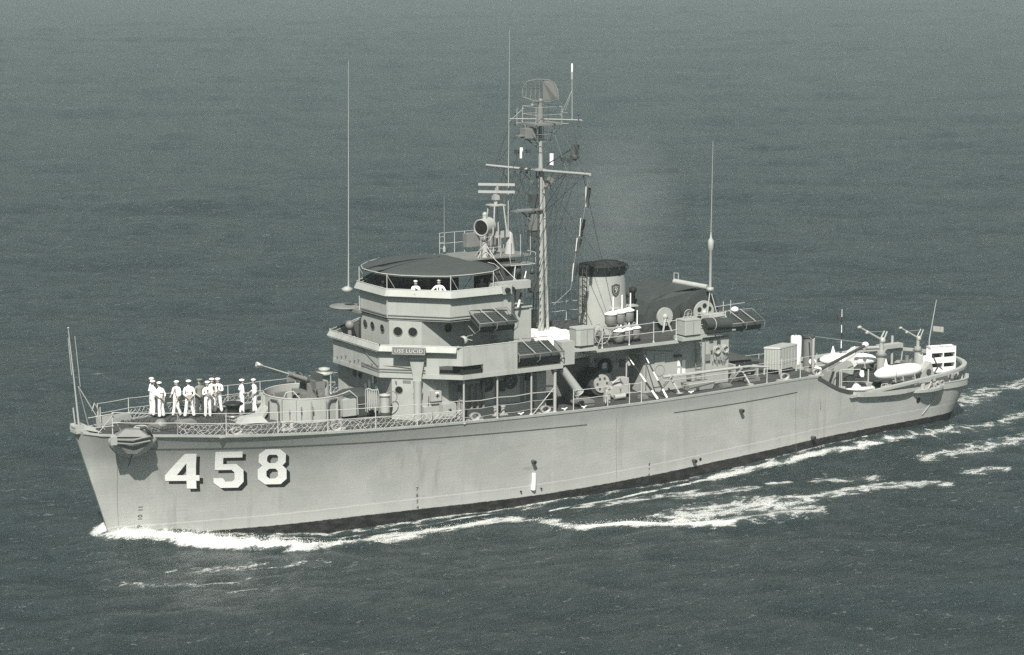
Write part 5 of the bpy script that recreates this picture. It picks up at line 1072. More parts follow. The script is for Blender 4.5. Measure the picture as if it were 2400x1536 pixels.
# white slatted otter board
t = thing('otter_board', (52.3, -1.0, 2.75), 'tall white slatted otter board standing upright near the stern', 'otter board')
c0 = Vector((52.2, -1.45, 0)); u = Vector((1.0, -.22, 0)).normalized(); w = Vector((.2, .9, 0)).normalized()
def ob_(a0, a1, b0, b1, z0, z1, tilt=.0):
    P = []
    for z in (z0, z1):
        for a, b in ((a0, b0), (a1, b0), (a1, b1), (a0, b1)): p = c0+u*(a+tilt*(z-z0))+w*b; P.append((p.x, p.y, z))
    return P
F6 = [(3, 2, 1, 0), (4, 5, 6, 7), (0, 1, 5, 4), (1, 2, 6, 5), (2, 3, 7, 6), (3, 0, 4, 7)]
m = M()
for z0, z1 in ((4.05, 4.42), (3.45, 3.78), (2.90, 3.2)): m.add(ob_(.15, 1.72, 0, .06, z0, z1), F6)
for a in (.12, .92, 1.70): m.add(ob_(a, a+.05, -.02, .5, 2.8, 4.42), F6)
m.add(ob_(.1, 1.75, .45, .52, 2.85, 4.3), F6); m.add(ob_(.1, 1.75, 0, .52, 4.36, 4.42), F6); m.build('vane', 'white', t)
m = M(); m.add(ob_(-.42, .12, 0, .05, 2.9, 3.95), F6); m.add(ob_(-.1, .12, 0, .05, 3.9, 4.25), F6); m.add(ob_(-.42, -.36, 0, .5, 2.9, 3.95), F6); m.build('side_plate', 'white', t)
m = M(); m.add(ob_(.15, 1.7, .40, .44, 2.85, 4.35), F6); m.build('dark_backing', 'dark', t); m = M(); p = c0+u*.2-w*.05; q = c0+u*.55-w*.1; m.tube([(p.x, p.y, 4.0), (q.x, q.y, 3.3), (p.x+.1, p.y, 2.8)], .03, 5); m.tube([(p.x+.9, p.y-.1, 2.9), (q.x, q.y, 3.4)], .025, 5); m.build('bridle', 'dark', t)
t = thing('gray_stand', (51.0, -2.6, 2.75), 'gray angled stand between the white float and the otter board', 'stand'); m = M(); m.loft([[(50.3, -2.9, 2.75), (51.5, -2.9, 2.75), (51.5, -2.4, 2.75), (50.3, -2.4, 2.75)], [(50.3, -2.9, 3.3), (51.1, -2.9, 3.9), (51.1, -2.4, 3.9), (50.3, -2.4, 3.5)]]); m.parts('frame', 'gray', t); M().cyl((50.9, -2.95, 3.35), (50.9, -2.9, 3.35), .17, None, 14).build('opening', 'dark', t)
# second otter boards and reels on the far side
t = thing('otter_board', (49.4, .9, 2.9), 'white notched otter board leaning beside the nearer stern crane', 'otter board'); m = M(); P = [(0, .1), (.25, 1.25), (.9, 1.45), (1.0, 1.0), (.8, .7), (1.1, .35), (.4, 0)]; m.loft([[(47.9+a*1.1, .95+.25*a+o_, 2.95+b) for a, b in P] for o_ in (0, .07)]); m.build('board', 'white', t); M().obox((48.4, 1.2, 3.6), (.3, .04, .3)).build('opening', 'dark', t)
t = thing('wire_reel', (46.7, .3, 2.75), 'pair of gray wire reels standing under the raised boom', 'wire reel')
for k, (x, y) in enumerate(((46.4, -.2), (47.3, .4))): M().cyl((x, y-.35, 3.35), (x, y+.35, 3.35), .38, None, 20).build('drum', 'mid', t); M().cyl((x, y-.38, 3.35), (x, y-.34, 3.35), .55, None, 24).build('flange', 'gray', t)
M().box(45.9, 47.8, -.6, .9, 2.7, 2.9).build('bed', 'dark', t)
t = thing('sweep_winch', (45.3, -1.6, 2.75), 'low dark winch with rollers on the fantail forward of the white float', 'winch'); M().box(44.6, 46.4, -2.3, -1.0, 2.7, 3.1).build('bed', 'dark', t)
for x in (45.0, 45.8): M().cyl((x, -2.2, 3.3), (x, -1.1, 3.3), .3, None, 18).build('drum', 'canvas', t)
m = M(); m.box(44.5, 44.6, -2.3, -1.0, 3.0, 3.9); m.tube([(44.8, -2.4, 3.0), (44.8, -2.4, 4.0), (46.2, -2.5, 3.9)], .04); m.parts('frame', 'gray', t)
t = thing('fairlead_stand', (44.2, -3.3, 2.75), 'pair of gray posts with cross bar and flared feet inside the low bulwark', 'stand')
for x, y, h in ((44.0, -3.5, 1.75), (46.1, -3.3, 1.35)):
    M().cyl((x, y, 2.7), (x, y, 2.7+h), .045, None, 8).build('post', 'light', t); m = M(); m.loft([[(x-.25, y-.1, 2.95+.35), (x+.25, y-.1, 3.3), (x+.25, y+.1, 3.3), (x-.25, y+.1, 3.3)], [(x-.05, y-.05, 2.9), (x+.05, y-.05, 2.9), (x+.05, y+.05, 2.9), (x-.05, y+.05, 2.9)]]); m.build('gusset', 'light', t)
M().tube([(44.0, -3.5, 3.6), (46.1, -3.3, 3.35)], .02, 5).build('cross_bar', 'light', t)
t = thing('snatch_block', (45.95, -3.1, 3.4), 'small white pulley block hung on a short gray post on the fantail', 'pulley'); m = M(); m.cyl((45.8, -3.15, 3.75), (45.8, -3.05, 3.75), .14, None, 14); m.obox((45.8, -3.1, 3.8), (.16, .16, .36)); m.build('block', 'white', t); M().box(45.7, 46.2, -3.2, -2.95, 2.72, 3.45).build('post', 'dark', t)
t = thing('chain_tackle', (46.8, -4.1, 2.75), 'small pale frame on deck by the low bulwark beside the depressor', 'frame'); m = M()
for y in (-4.2, -3.9): m.tube([(46.45, y, 2.8), (46.6, y, 3.25), (47.0, y, 3.25), (47.15, y, 2.8)], .03, 5)
m.box(46.5, 47.1, -4.2, -3.9, 3.1, 3.14); m.parts('frame', 'light', t); M().cyl((46.6, -4.1, 2.9), (47.0, -4.1, 2.9), .1).build('roller', 'mid', t)
m = M(); m.cyl((49.2, -4.35, 2.78), (49.2, -4.35, 3.1), .14); m.box(49.0, 50.8, -4.25, -3.9, 2.72, 3.0); m.ring((50.3, -4.4, 2.95), .17, .035, (0, 1, 0), 16, 6); m.ring((50.65, -4.35, 2.97), .15, .03, (0, 1, 0), 16, 6); m.tube([(49.4, -4.6, 2.8), (49.7, -4.5, 3.15), (50.0, -4.3, 2.9)], .05)
t = thing('quarter_roller', (49.9, -4.3, 2.75), 'gray rollers and fairlead on the projecting stern platform below the ring', 'fairlead'); m.build('rollers', 'light', t); M().box(49.0, 50.8, -4.3, -3.85, 2.70, 2.74).build('bed', 'mid', t)
m = M(); m.box(53.0, 53.9, -3.0, -2.2, 2.7, 2.95); m.tube([(53.2, -2.9, 2.9), (53.6, -2.7, 3.35), (53.9, -2.3, 2.9)], .07); m.cyl((52.6, -3.3, 2.75), (52.6, -3.3, 3.15), .11); t = thing('stern_chock', (53.4, -2.6, 2.75), 'pale stern chock and bitts at the after corner of the hull', 'chock'); m.build('chock', 'light', t); M().cyl((53.0, -3.35, 2.75), (53.0, -3.35, 3.1), .1).build('bollard', 'gray', t)
m = M(); m.tube([(49.8, 2.6, 3.95), (53.4, 2.7, 3.7)], .11, 10); m.cyl((50.0, 2.6, 2.7), (50.0, 2.6, 4.0), .09); m.cyl((53.0, 2.7, 2.7), (53.0, 2.7, 4.4), .08); t = thing('stowed_spar', (51.5, 2.6, 2.75), 'gray spar stowed level on two posts on the far side of the fantail', 'spar'); m.build('spar', 'light', t); M().box(51.9, 53.6, 2.4, 2.9, 3.7, 3.95).build('trough', 'gray', t)
t = thing('dark_drum', (51.3, 1.8, 2.75), 'dark barrel on its side between the crane and the otter board', 'drum'); M().cyl((50.7, 1.7, 3.2), (51.9, 1.9, 3.2), .33, None, 18).build('barrel', 'canvas', t); M().box(50.9, 51.8, 1.5, 2.1, 2.7, 2.95).build('chock', 'white', t)
# ensign staff with its small flag, striped far pole
t = thing('ensign_staff', (53.4, -.1, 2.75), 'slanting pale flagstaff with a small flag at the stern', 'flagstaff'); M().tube([(53.35, -.1, 2.75), (53.42, -.08, 4.6), (53.95, 0, 6.85)], .05, 8, True, .02).build('staff', 'light', t)
m = M(); rg = [[(53.7+.9*k/8, -.05+.06*sin(2.6*k), 5.02-.02*k+h) for k in range(9)] for h in (0, .32)]; m.loft(rg, False, False, True); m.loft([[(x, y+.012, z) for x, y, z in r] for r in rg], False, False, True); m.build('flag', 'light', t)
striped((49.35, 3.0, 6.28), (49.35, 3.0, 3.5), 6, 'thin upright striped pole topped by a dark pennant on the far side', .03)
t = thing('pennant', (49.3, 3.0, 6.1), 'dark rolled pennant at the top of the upright striped pole', 'pennant'); M().loft([[(49.33, 3.0, 6.27), (49.1, 3.0, 6.2), (49.02, 3.0, 5.95), (49.12, 3.0, 5.7), (49.3, 3.0, 5.6)], [(49.33, 3.04, 6.27), (49.1, 3.08, 6.2), (49.02, 3.08, 5.95), (49.12, 3.08, 5.7), (49.3, 3.04, 5.6)]]).build('cloth', 'navy', t)
for x in (43.5, 44.4, 45.4, 46.6): M().cyl((x, bdeck(x)-.2, 2.75), (x, bdeck(x)-.2, 3.9), .03, None, 6).build('rail_post', 'gray', ship)
M().tube([(43.5, bdeck(43.5)-.2, 3.85), (46.6, bdeck(46.6)-.2, 3.85)], .02).build('far_rail', 'gray', ship)
# flags on the port halyard
FL = [((26.57, -3.95, 15.55), (26.60, -3.9, 14.55), 'dark', 'dark bunched signal flag highest on the halyard below the yard'), ((26.5, -3.6, 13.9), (26.5, -3.5, 13.0), 'black', 'black signal flag hanging in the middle of the halyard'), ((26.45, -3.35, 12.85), (26.4, -3.3, 12.2), 'navy', 'small dark signal flag low on the halyard'), ((26.4, -3.1, 11.5), (26.38, -3.0, 10.6), 'dark', 'lowest furled flag on the halyard forward of the funnel')]
M().tube([(26.36, -4.45, 16.25), (26.55, -3.8, 14.2), (26.45, -3.3, 12.6), (26.35, -2.9, 10.2), (25.5, -2.6, 9.4)], .012, 4).build('halyard', 'light', ship)
for a, b, mm, lb in FL:
    a, b = Vector(a), Vector(b); t = thing('signal_flag', tuple(a), lb, 'flag', 'signal flags on the halyard'); rg = []
    for k in range(7): f = k/6; p = a.lerp(b, f); rg.append([p, p+Vector((.12+.12*sin(3*f+1), -.05, -.03)), p+Vector((.24*(1-f)+.08, .02+.1*sin(5*f), -.08)), p+Vector((.1, .07, -.02))])
    M().loft(rg, True, True, True).build('cloth', mm, t); M().tube([a+Vector((-.02, 0, .05)), a.lerp(b, .5)+Vector((-.03, 0, 0)), b+Vector((-.02, 0, 0))], .02, 5).build('hoist_edge', 'white', t)
# ---- bow anchor in its bolster
t = thing('anchor', (2.1, -1.9, 4.9), 'big gray anchor stowed in its flared housing on the port bow', 'anchor')
m = M(); rg = []
for dz, w, o_ in ((.06, .95, .30), (-.15, 1.05, .40), (-.42, 1.0, .38), (-.72, .78, .26), (-1.0, .42, .08), (-1.12, .15, .0)):
    ring = []
    for k in range(17):
        a = pi*k/16; x = 2.35-w*cos(a)-.10*dz; z = 4.95+dz; p, nn = hull_hit(x, min(z, 4.88)); ring.append(Vector((p.x, p.y, z))+Vector((-.2, -.9, 0))*o_*sin(a))
    rg.append(ring)
m.loft(rg, False, False, True); m.add(rg[0], [tuple(range(17))]); m.build('anchor_bolster', 'gray', ship)
AX = Vector((3.15-1.25, -2.15+1.45, 0)).normalized(); AN = Vector((AX.y, -AX.x, 0)); AO = Vector((1.25, -1.45, 0))
def ap(a, b, z): q = AO+AX*a+AN*b; return (q.x, q.y, z)
m = M(); m.loft([[ap(.25, -.3, 5.14), ap(.25, .42, 5.12), ap(1.75, .42, 5.06), ap(1.85, -.3, 5.10)], [ap(.75, -.2, 5.40), ap(.7, .2, 5.42), ap(1.4, .2, 5.36), ap(1.5, -.2, 5.36)]]); m.build('crown', 'mid', t)
m = M(); m.loft([[ap(0, .15, 5.14), ap(0, .50, 5.14), ap(.30, .50, 5.14), ap(.30, .15, 5.14)], [ap(0, .12, 4.76), ap(0, .46, 4.74), ap(.30, .46, 4.74), ap(.30, .12, 4.76)]]); m.build('stock_end', 'gray', t)
for z0, z1, r_ in ((4.98, 5.0, .05), (4.82, 4.78, .04)): M().tube([ap(.3, .44, z0), ap(1.0, .50, (z0+z1)/2-.05), ap(1.85, .40, z1+.08)], r_+.01, 6).build('fluke_rib', 'mid', t)
m = M(); m.loft([[ap(.32, .36, 5.05), ap(1.9, .36, 5.02), ap(1.95, .0, 5.0), ap(.32, .0, 5.05)], [ap(.45, .34, 4.62), ap(1.75, .30, 4.68), ap(1.75, -.05, 4.65), ap(.45, -.05, 4.62)], [ap(.75, .22, 4.25), ap(1.2, .20, 4.2), ap(1.2, -.12, 4.2), ap(.75, -.12, 4.25)]]); m.build('fluke', 'mid', t)
q = hull_hit(2.35, 3.4)[0]; M().tube([ap(1.0, .2, 4.25), (q.x, q.y-.12, q.z)], .05, 6, True, .02).build('pendant', 'dark', t); M().tube([ap(1.4, .1, 5.4), ap(1.65, .15, 5.45), ap(1.85, .2, 5.15), ap(1.95, .0, 5.0)], .07, 6).build('anchor_shackle', 'black', t)
# bridge-top gear: semaphore pole with striped cloth, pyrotechnic lamps
striped((23.62, -2.9, 11.35), (23.1, -2.95, 9.55), 5, 'slim striped pole standing behind the bridge wing flag locker', .05)

# loose working gear on the fantail
gear = [('coiled_cable', 'dark heavy cable coiled flat on the fantail inboard of the white float', 'cable', (47.6, -2.2), .55, 'black'), ('coiled_cable', 'dark cable coil on the fantail just behind the step', 'cable', (43.3, -2.4), .45, 'navy'), ('coiled_line', 'pale line coil on the fantail beside the dark winch', 'rope', (46.6, -2.9), .3, 'rope')]
for nm, lb, ct, (x, y), r_, mm in gear:
    m = M()
    for j in range(4): m.ring((x, y, ZFAN+.06+.06*j), r_-.05*j, .045, (.03*j, .02, 1), 22, 6)
    o = m.build(nm, mm); o['label'] = lb; o['category'] = ct
m = M(); r = random.Random(2)
for k in range(7):
    y = -1.6+.45*k; P = catmull([(44.8+r.uniform(-.3, .3), y, 2.78), (46.5, y+r.uniform(-.2, .2), 2.80), (48.2, y+r.uniform(-.25, .25), 2.80), (50.0+r.uniform(-.4, .8), y+r.uniform(-.2, .2), 2.80)], 6); m.tube(P, .035, 5)
o = m.build('sweep_wires', 'dark'); o['label'] = 'dark sweep wires laid fore and aft along the fantail deck'; o['category'] = 'wires'
for x, y in ((47.2, 1.6), (48.4, 2.6), (46.3, 2.3)):
    M().lathe((x, y, ZFAN), [(.2, 0), (.22, .5), (.1, .6)], 12).build('deck_ventilator', 'mid', ship)
for x, y in ((52.6, .9), (50.6, .9), (51.9, -.2)):
    m = M(); m.box(x-.3, x+.3, y-.25, y+.25, ZFAN, ZFAN+.5); m.cyl((x, y, ZFAN+.5), (x, y, ZFAN+.8), .12, None, 10); m.build('fantail_fitting', 'mid', ship)

# ------------------------------------------------------------------ people
def make_body(pose, lean=0.0, head=(0, 0), cloth=('flat', 'flat'), shoes='black', seed=0, sc=1.0):
    V, E, Rr = [], [], []
    def v(p, r, par=None):
        V.append(p); Rr.append(r if isinstance(r, tuple) else (r, r)); i = len(V)-1
        if par is not None: E.append((par, i))
        return i
    sl = sin(lean); cl_ = cos(lean)
    def up_(x, y, z): h = z-.95; return (x, y-h*sl, .95+h*cl_)         # bend at the hips, forward is -Y
    pel = v((0, 0, .95), (.165, .12)); bel = v(up_(0, -.005, 1.10), (.155, .115), pel); che = v(up_(0, 0, 1.30), (.175, .12), bel); sh = v(up_(0, 0, 1.42), (.13, .09), che)
    nk = v(up_(0, -.01, 1.50), .055, sh); hy, hx = head
    hc = Vector(up_(0, -.03, 1.585)); f = Vector((sin(hx), -cos(hx), -sin(hy)))
    jaw = v(tuple(hc), (.068, .078), nk); cra = v(tuple(hc+Vector((0, .01, .075))), (.078, .092), jaw); v(tuple(hc+Vector((0, .015, .135))), .06, cra)
    nose = v(tuple(hc+f*.095+Vector((0, 0, .035))), .013, cra)
    s_ = Vector((f.y, -f.x, 0)).normalized()
    for k in (-1, 1): v(tuple(hc+s_*.092*k+Vector((0, .01, .045))), (.012, .022), cra)
    stance = pose.get('stance', .10); step = pose.get('step', 0)
    for k in (-1, 1):
        hip = v((.095*k, .005, .88), (.105, .10), pel); kn = v((k*(.095+stance*.2), -.03-step*.06*k, .50), (.085, .08), hip)
        cf = v((k*(.09+stance*.45), .01+step*.05*k, .26), (.082, .08), kn); hem = v((k*(.09+stance*.6), .02+step*.10*k, .11), (.095, .10), cf)
        an = v((k*(.09+stance*.6), .02+step*.11*k, .065), (.045, .05), hem); v((k*(.10+stance*.65), -.15+step*.11*k, .035), (.042, .032), an)
    hands = []
    for k, key in ((-1, 'L'), (1, 'R')):
        el, wr = pose[key]; so = v(up_(.185*k, .0, 1.415), .068, sh); e = v(up_(el[0]*k, el[1], el[2]), .052, so); m1 = v(up_(*( (el[i]+wr[i])/2*(k if i == 0 else 1) for i in range(3))), .045, e); w = v(up_(wr[0]*k, wr[1], wr[2]), .03, m1)
        a = Vector(up_(el[0]*k, el[1], el[2])); b = Vector(up_(wr[0]*k, wr[1], wr[2])); d = (b-a).normalized(); sd = d.cross(Vector((0, 0, 1)) if abs(d.z) < .8 else Vector((0, 1, 0))).normalized()
        pm = v(tuple(b+d*.05), (.036, .022), w); hands.append(b)
        for q in range(4):
            r_ = b+d*.085+sd*(.021*(q-1.5)); L = (.062, .072, .068, .052)[q]; bd = Vector((0, 0, -.012)) if abs(d.z) < .8 else Vector((0, -.012, 0))
            x1 = v(tuple(r_), .0095, pm); x2 = v(tuple(r_+d*L*.55+bd), .0088, x1); v(tuple(r_+d*L+bd*2.4), .008, x2)
        x1 = v(tuple(b+d*.03+sd*.042*-k), .011, pm); v(tuple(b+d*.075+sd*.06*-k+Vector((0, 0, -.01))), .009, x1)
    me = bpy.data.meshes.new('body'); me.from_pydata(V, E, []); o = bpy.data.objects.new('body_rig', me); COL.objects.link(o)
    md = o.modifiers.new('s', 'SKIN'); md.use_smooth_shade = True; su = o.modifiers.new('u', 'SUBSURF'); su.levels = 1; su.render_levels = 1
    sk = me.skin_vertices[0].data
    for i, r in enumerate(Rr): sk[i].radius = r; sk[i].use_root = (i == 0)
    dg = bpy.context.evaluated_depsgraph_get(); out = bpy.data.meshes.new_from_object(o.evaluated_get(dg)); bpy.data.objects.remove(o)
    out.name = 'body'; out.materials.clear()
    for n_ in (cloth[0], cloth[1], 'skin', shoes): out.materials.append(MT[n_])
    hz = hc.z-.045
    for p in out.polygons:
        c = p.center; mi = 0 if c.z > .97 else 1
        if c.z < .085: mi = 3
        if c.z > hz and (c-hc).length < .30: mi = 2
        for h in hands:
            if (c-h).length < .17 and pose.get('long', True) and (c-h).length < .16: mi = 2 if (c-h).length < .15 and c.z < 1.45 else mi
        if any((c-h).length > .02 and (c-h).length < .16 and mi == 2 for h in hands) and c.z < hz: 
            near = min(hands, key=lambda h: (c-h).length)
        p.material_index = mi; p.use_smooth = True
    return out, hc, f
POSES = dict(
    down=dict(L=((.25, .02, 1.14), (.24, -.06, .90)), R=((.25, .02, 1.14), (.24, -.06, .90))),
    front=dict(L=((.25, -.02, 1.15), (.05, -.20, 1.06)), R=((.25, -.02, 1.15), (.06, -.22, 1.03))),
    behind=dict(L=((.26, .06, 1.15), (.06, .17, .98)), R=((.26, .06, 1.15), (.07, .18, .96))),
    cross=dict(L=((.24, -.08, 1.17), (.02, -.22, 1.19)), R=((.24, -.08, 1.17), (.02, -.24, 1.15))),
    shade=dict(L=((.25, .0, 1.15), (.22, -.12, .93)), R=((.34, -.12, 1.46), (.13, -.17, 1.62))),
    hold=dict(L=((.25, .0, 1.15), (.16, -.22, 1.08)), R=((.25, .0, 1.14), (.20, -.18, .98))),
    rail=dict(L=((.36, -.12, 1.22), (.40, -.34, 1.13)), R=((.36, -.12, 1.22), (.40, -.34, 1.13))),
    rail2=dict(L=((.22, -.20, 1.22), (.05, -.34, 1.16)), R=((.24, -.16, 1.22), (.12, -.30, 1.36))))
def person(loc, face, pose, label, lean=0, head=(0, 0), hat='sailor', cloth=('flat', 'flat'), group='sailors standing on the foredeck', stance=.10, step=0, sc=1.0):
    # face: bearing in degrees, 0 looks to port (towards -Y), 90 looks aft (+X), -90 forward
    ps = dict(POSES[pose]); ps['stance'] = stance; ps['step'] = step
    t = thing('person', loc, label, 'person', group, R(face)); t.scale = (sc*(.93+.16*abs(sin(loc[0]*7))), sc*(.95+.12*abs(cos(loc[0]*5))), sc); me, hc, f = make_body(ps, R(lean), (R(head[0]), R(head[1])), cloth)
    o = bpy.data.objects.new('body', me); COL.objects.link(o); o.parent = t; WO[o.name] = tuple(loc)
    def add(m, nm, mm): ob = m.build(nm, mm, None); ob.parent = t; WO[ob.name] = tuple(loc); return ob
    add(M().ball(tuple(hc+Vector((0, .028, .085))), .093, (.95, 1.02, .72), 8), 'hair', 'hair')
    s_ = Vector((f.y, -f.x, 0)).normalized(); m = M()
    for k in (-1, 1): m.ball(tuple(hc+f*.078+s_*.032*k+Vector((0, 0, .06))), .011, (1, 1, 1), 5)
    m.ball(tuple(hc+f*.083+Vector((0, 0, -.015))), .014, (1.6, .5, .4), 5); add(m, 'face_features', 'hair')
    c = hc+Vector((0, .01, .125))-f*.01
    if hat == 'sailor':
        m = M(); m.lathe((c.x, c.y, c.z), [(.098, -.005), (.116, .005), (.128, .060), (.120, .064), (.100, .045), (.09, .085), (.04, .098), (.005, .10)], 16); hh = add(m, 'cap', 'flat')
    elif hat == 'peaked':
        m = M(); m.lathe((c.x, c.y, c.z), [(.092, -.01), (.096, .03), (.135, .07), (.12, .09), (.005, .10)], 16); add(m, 'cap', 'khaki'); m = M(); m.add([tuple(c+f*.09+s_*-.07), tuple(c+f*.15+s_*-.04-Vector((0, 0, .02))), tuple(c+f*.15+s_*.04-Vector((0, 0, .02))), tuple(c+f*.09+s_*.07), tuple(c+f*.09+s_*.07+Vector((0, 0, .012))), tuple(c+f*.09-s_*.07+Vector((0, 0, .012)))], [(0, 1, 2, 3), (5, 4, 2, 1)]); add(m, 'visor', 'black')
    else:
        m = M(); m.lathe((c.x, c.y, c.z), [(.098, -.02), (.1, .02), (.08, .07), (.005, .09)], 14); add(m, 'cap', 'navy')
    if cloth[0] == 'flat':       # square collar flap behind the shoulders and black neckerchief in front
        sl, cc = sin(R(lean)), cos(R(lean)); tr = lambda x, y, z: (x, y-(z-.95)*sl, .95+(z-.95)*cc)
        m = M(); m.loft([[tr(-.15, .115, 1.27), tr(.15, .115, 1.27), tr(.15, .13, 1.27), tr(-.15, .13, 1.27)], [tr(-.13, .06, 1.47), tr(.13, .06, 1.47), tr(.13, .075, 1.48), tr(-.13, .075, 1.48)]]); add(m, 'collar', 'flat')
        m = M(); m.loft([[tr(-.02, -.135, 1.24), tr(.02, -.135, 1.24), tr(.02, -.125, 1.24), tr(-.02, -.125, 1.24)], [tr(-.035, -.125, 1.40), tr(.035, -.125, 1.40), tr(.035, -.11, 1.40), tr(-.035, -.11, 1.40)]]); add(m, 'neckerchief', 'black' if group != 'crew behind' else 'black')
    return t
def fd(x): return zmain(x)+.06
PP = [((5.36, 2.87), 60, 'down', 'tall sailor in white behind the leftmost pair, face half hidden', 0, (0, 0), 'sailor', .06, 0, 1.04),
      ((5.20, 2.47), 100, 'shade', 'leftmost sailor in white raising a hand beside his cap', 4, (.1, 0), 'sailor', .05, 0, 1.0),
      ((5.45, 1.96), 200, 'behind', 'sailor in white leaning in toward the leftmost sailor, seen from behind', 8, (10, -20), 'sailor', .08, 0, 1.0),
      ((6.34, 2.11), -60, 'hold', 'sailor in white with a dark strap, standing by himself with head turned', -4, (0, -10), 'sailor', .14, .6, 1.0),
      ((6.83, 1.68), 165, 'behind', 'broad sailor in white with hands clasped behind his back', 5, (8, 25), 'sailor', .2, 0, 1.04),
      ((7.39, 1.63), -5, 'hold', 'man in khaki shirt and dark trousers with a peaked cap among the white uniforms', 0, (0, 0), 'peaked', .1, 0, 1.06),
      ((7.67, 1.34), -20, 'cross', 'sailor in white with folded arms standing next to the khaki man', 0, (0, 0), 'sailor', .04, 0, 1.02),
      ((8.32, 2.20), 10, 'front', 'sailor in white partly hidden between two others with folded arms', 0, (5, 0), 'sailor', .06, 0, 1.0),
      ((8.71, 2.33), -30, 'cross', 'sailor in white at the after end of the group of three', 0, (5, 0), 'sailor', .12, 0, .98),
      ((9.48, 1.21), 80, 'front', 'sailor in white beside the black capstan, facing aft', 0, (5, 10), 'sailor', .06, .2, 1.02),
      ((10.34, 1.52), -95, 'hold', 'rightmost sailor in white, standing between capstan and gun tub', 4, (5, 0), 'sailor', .05, .3, .97)]
for (x, y), fc, ps, lb, ln, hd, ht, stc, stp, sc_ in PP:
    kh = ht == 'peaked'
    person((x, y, fd(x)), fc, ps, lb, ln, hd, ht, ('khaki', 'navy') if kh else ('flat', 'flat'), 'men standing on the foredeck', stc, stp, sc_)
m = M(); t = thing('shoulder_strap', (6.34, 2.11, 5.6), 'dark strap with pouches worn across the lone sailor in white', 'strap'); m.tube([(6.22, 1.92, 6.12), (6.20, 1.87, 5.95), (6.32, 1.86, 5.75), (6.48, 1.92, 5.62)], .018, 5); m.build('strap', 'navy', t); M().obox((6.46, 1.9, 5.6), (.12, .08, .12)).build('pouch', 'navy', t)
ZB = 9.36; M().prism([(16.6, -1.3), (18.7, -3.45), (21.8, -3.45), (21.8, 3.45), (18.7, 3.45), (16.6, 1.3)], 9.362, 9.42).build('bridge_grating', 'dark', ship)
BP = [((17.50, -2.28), -40, 'rail2', 'sailor in white under the awning resting his chin on one hand at the bridge rail', 10, (8, 0), 'sailor', ('flat', 'flat'), .1, 1.0), ((18.42, -3.02), -45, 'rail', 'sailor in white with black neckerchief, both arms spread on the bridge rail', 10, (5, 0), 'sailor', ('flat', 'flat'), .12, 1.04),
      ((16.75, -.35), -75, 'hold', 'man in dark clothes at the front rail in the shade of the awning', 3, (0, 0), 'knit', ('navy', 'navy'), .1, 1.0), ((21.2, -2.5), -30, 'hold', 'man in a gray shirt in the shade at the after end of the awning', 4, (0, 0), 'knit', ('mid', 'navy'), .1, 1.0),
      ((18.6, -.9), -60, 'front', 'man in dark clothes deep in the shade at the middle of the bridge', 0, (0, 0), 'knit', ('navy', 'navy'), .1, 1.0)]
for (x, y), fc, ps, lb, ln, hd, ht, cl2, stc, sc_ in BP: person((x, y, 9.54 if ht == 'sailor' else 9.42), fc, ps, lb, ln, hd, ht, cl2, 'men on the open bridge', stc, 0, sc_)

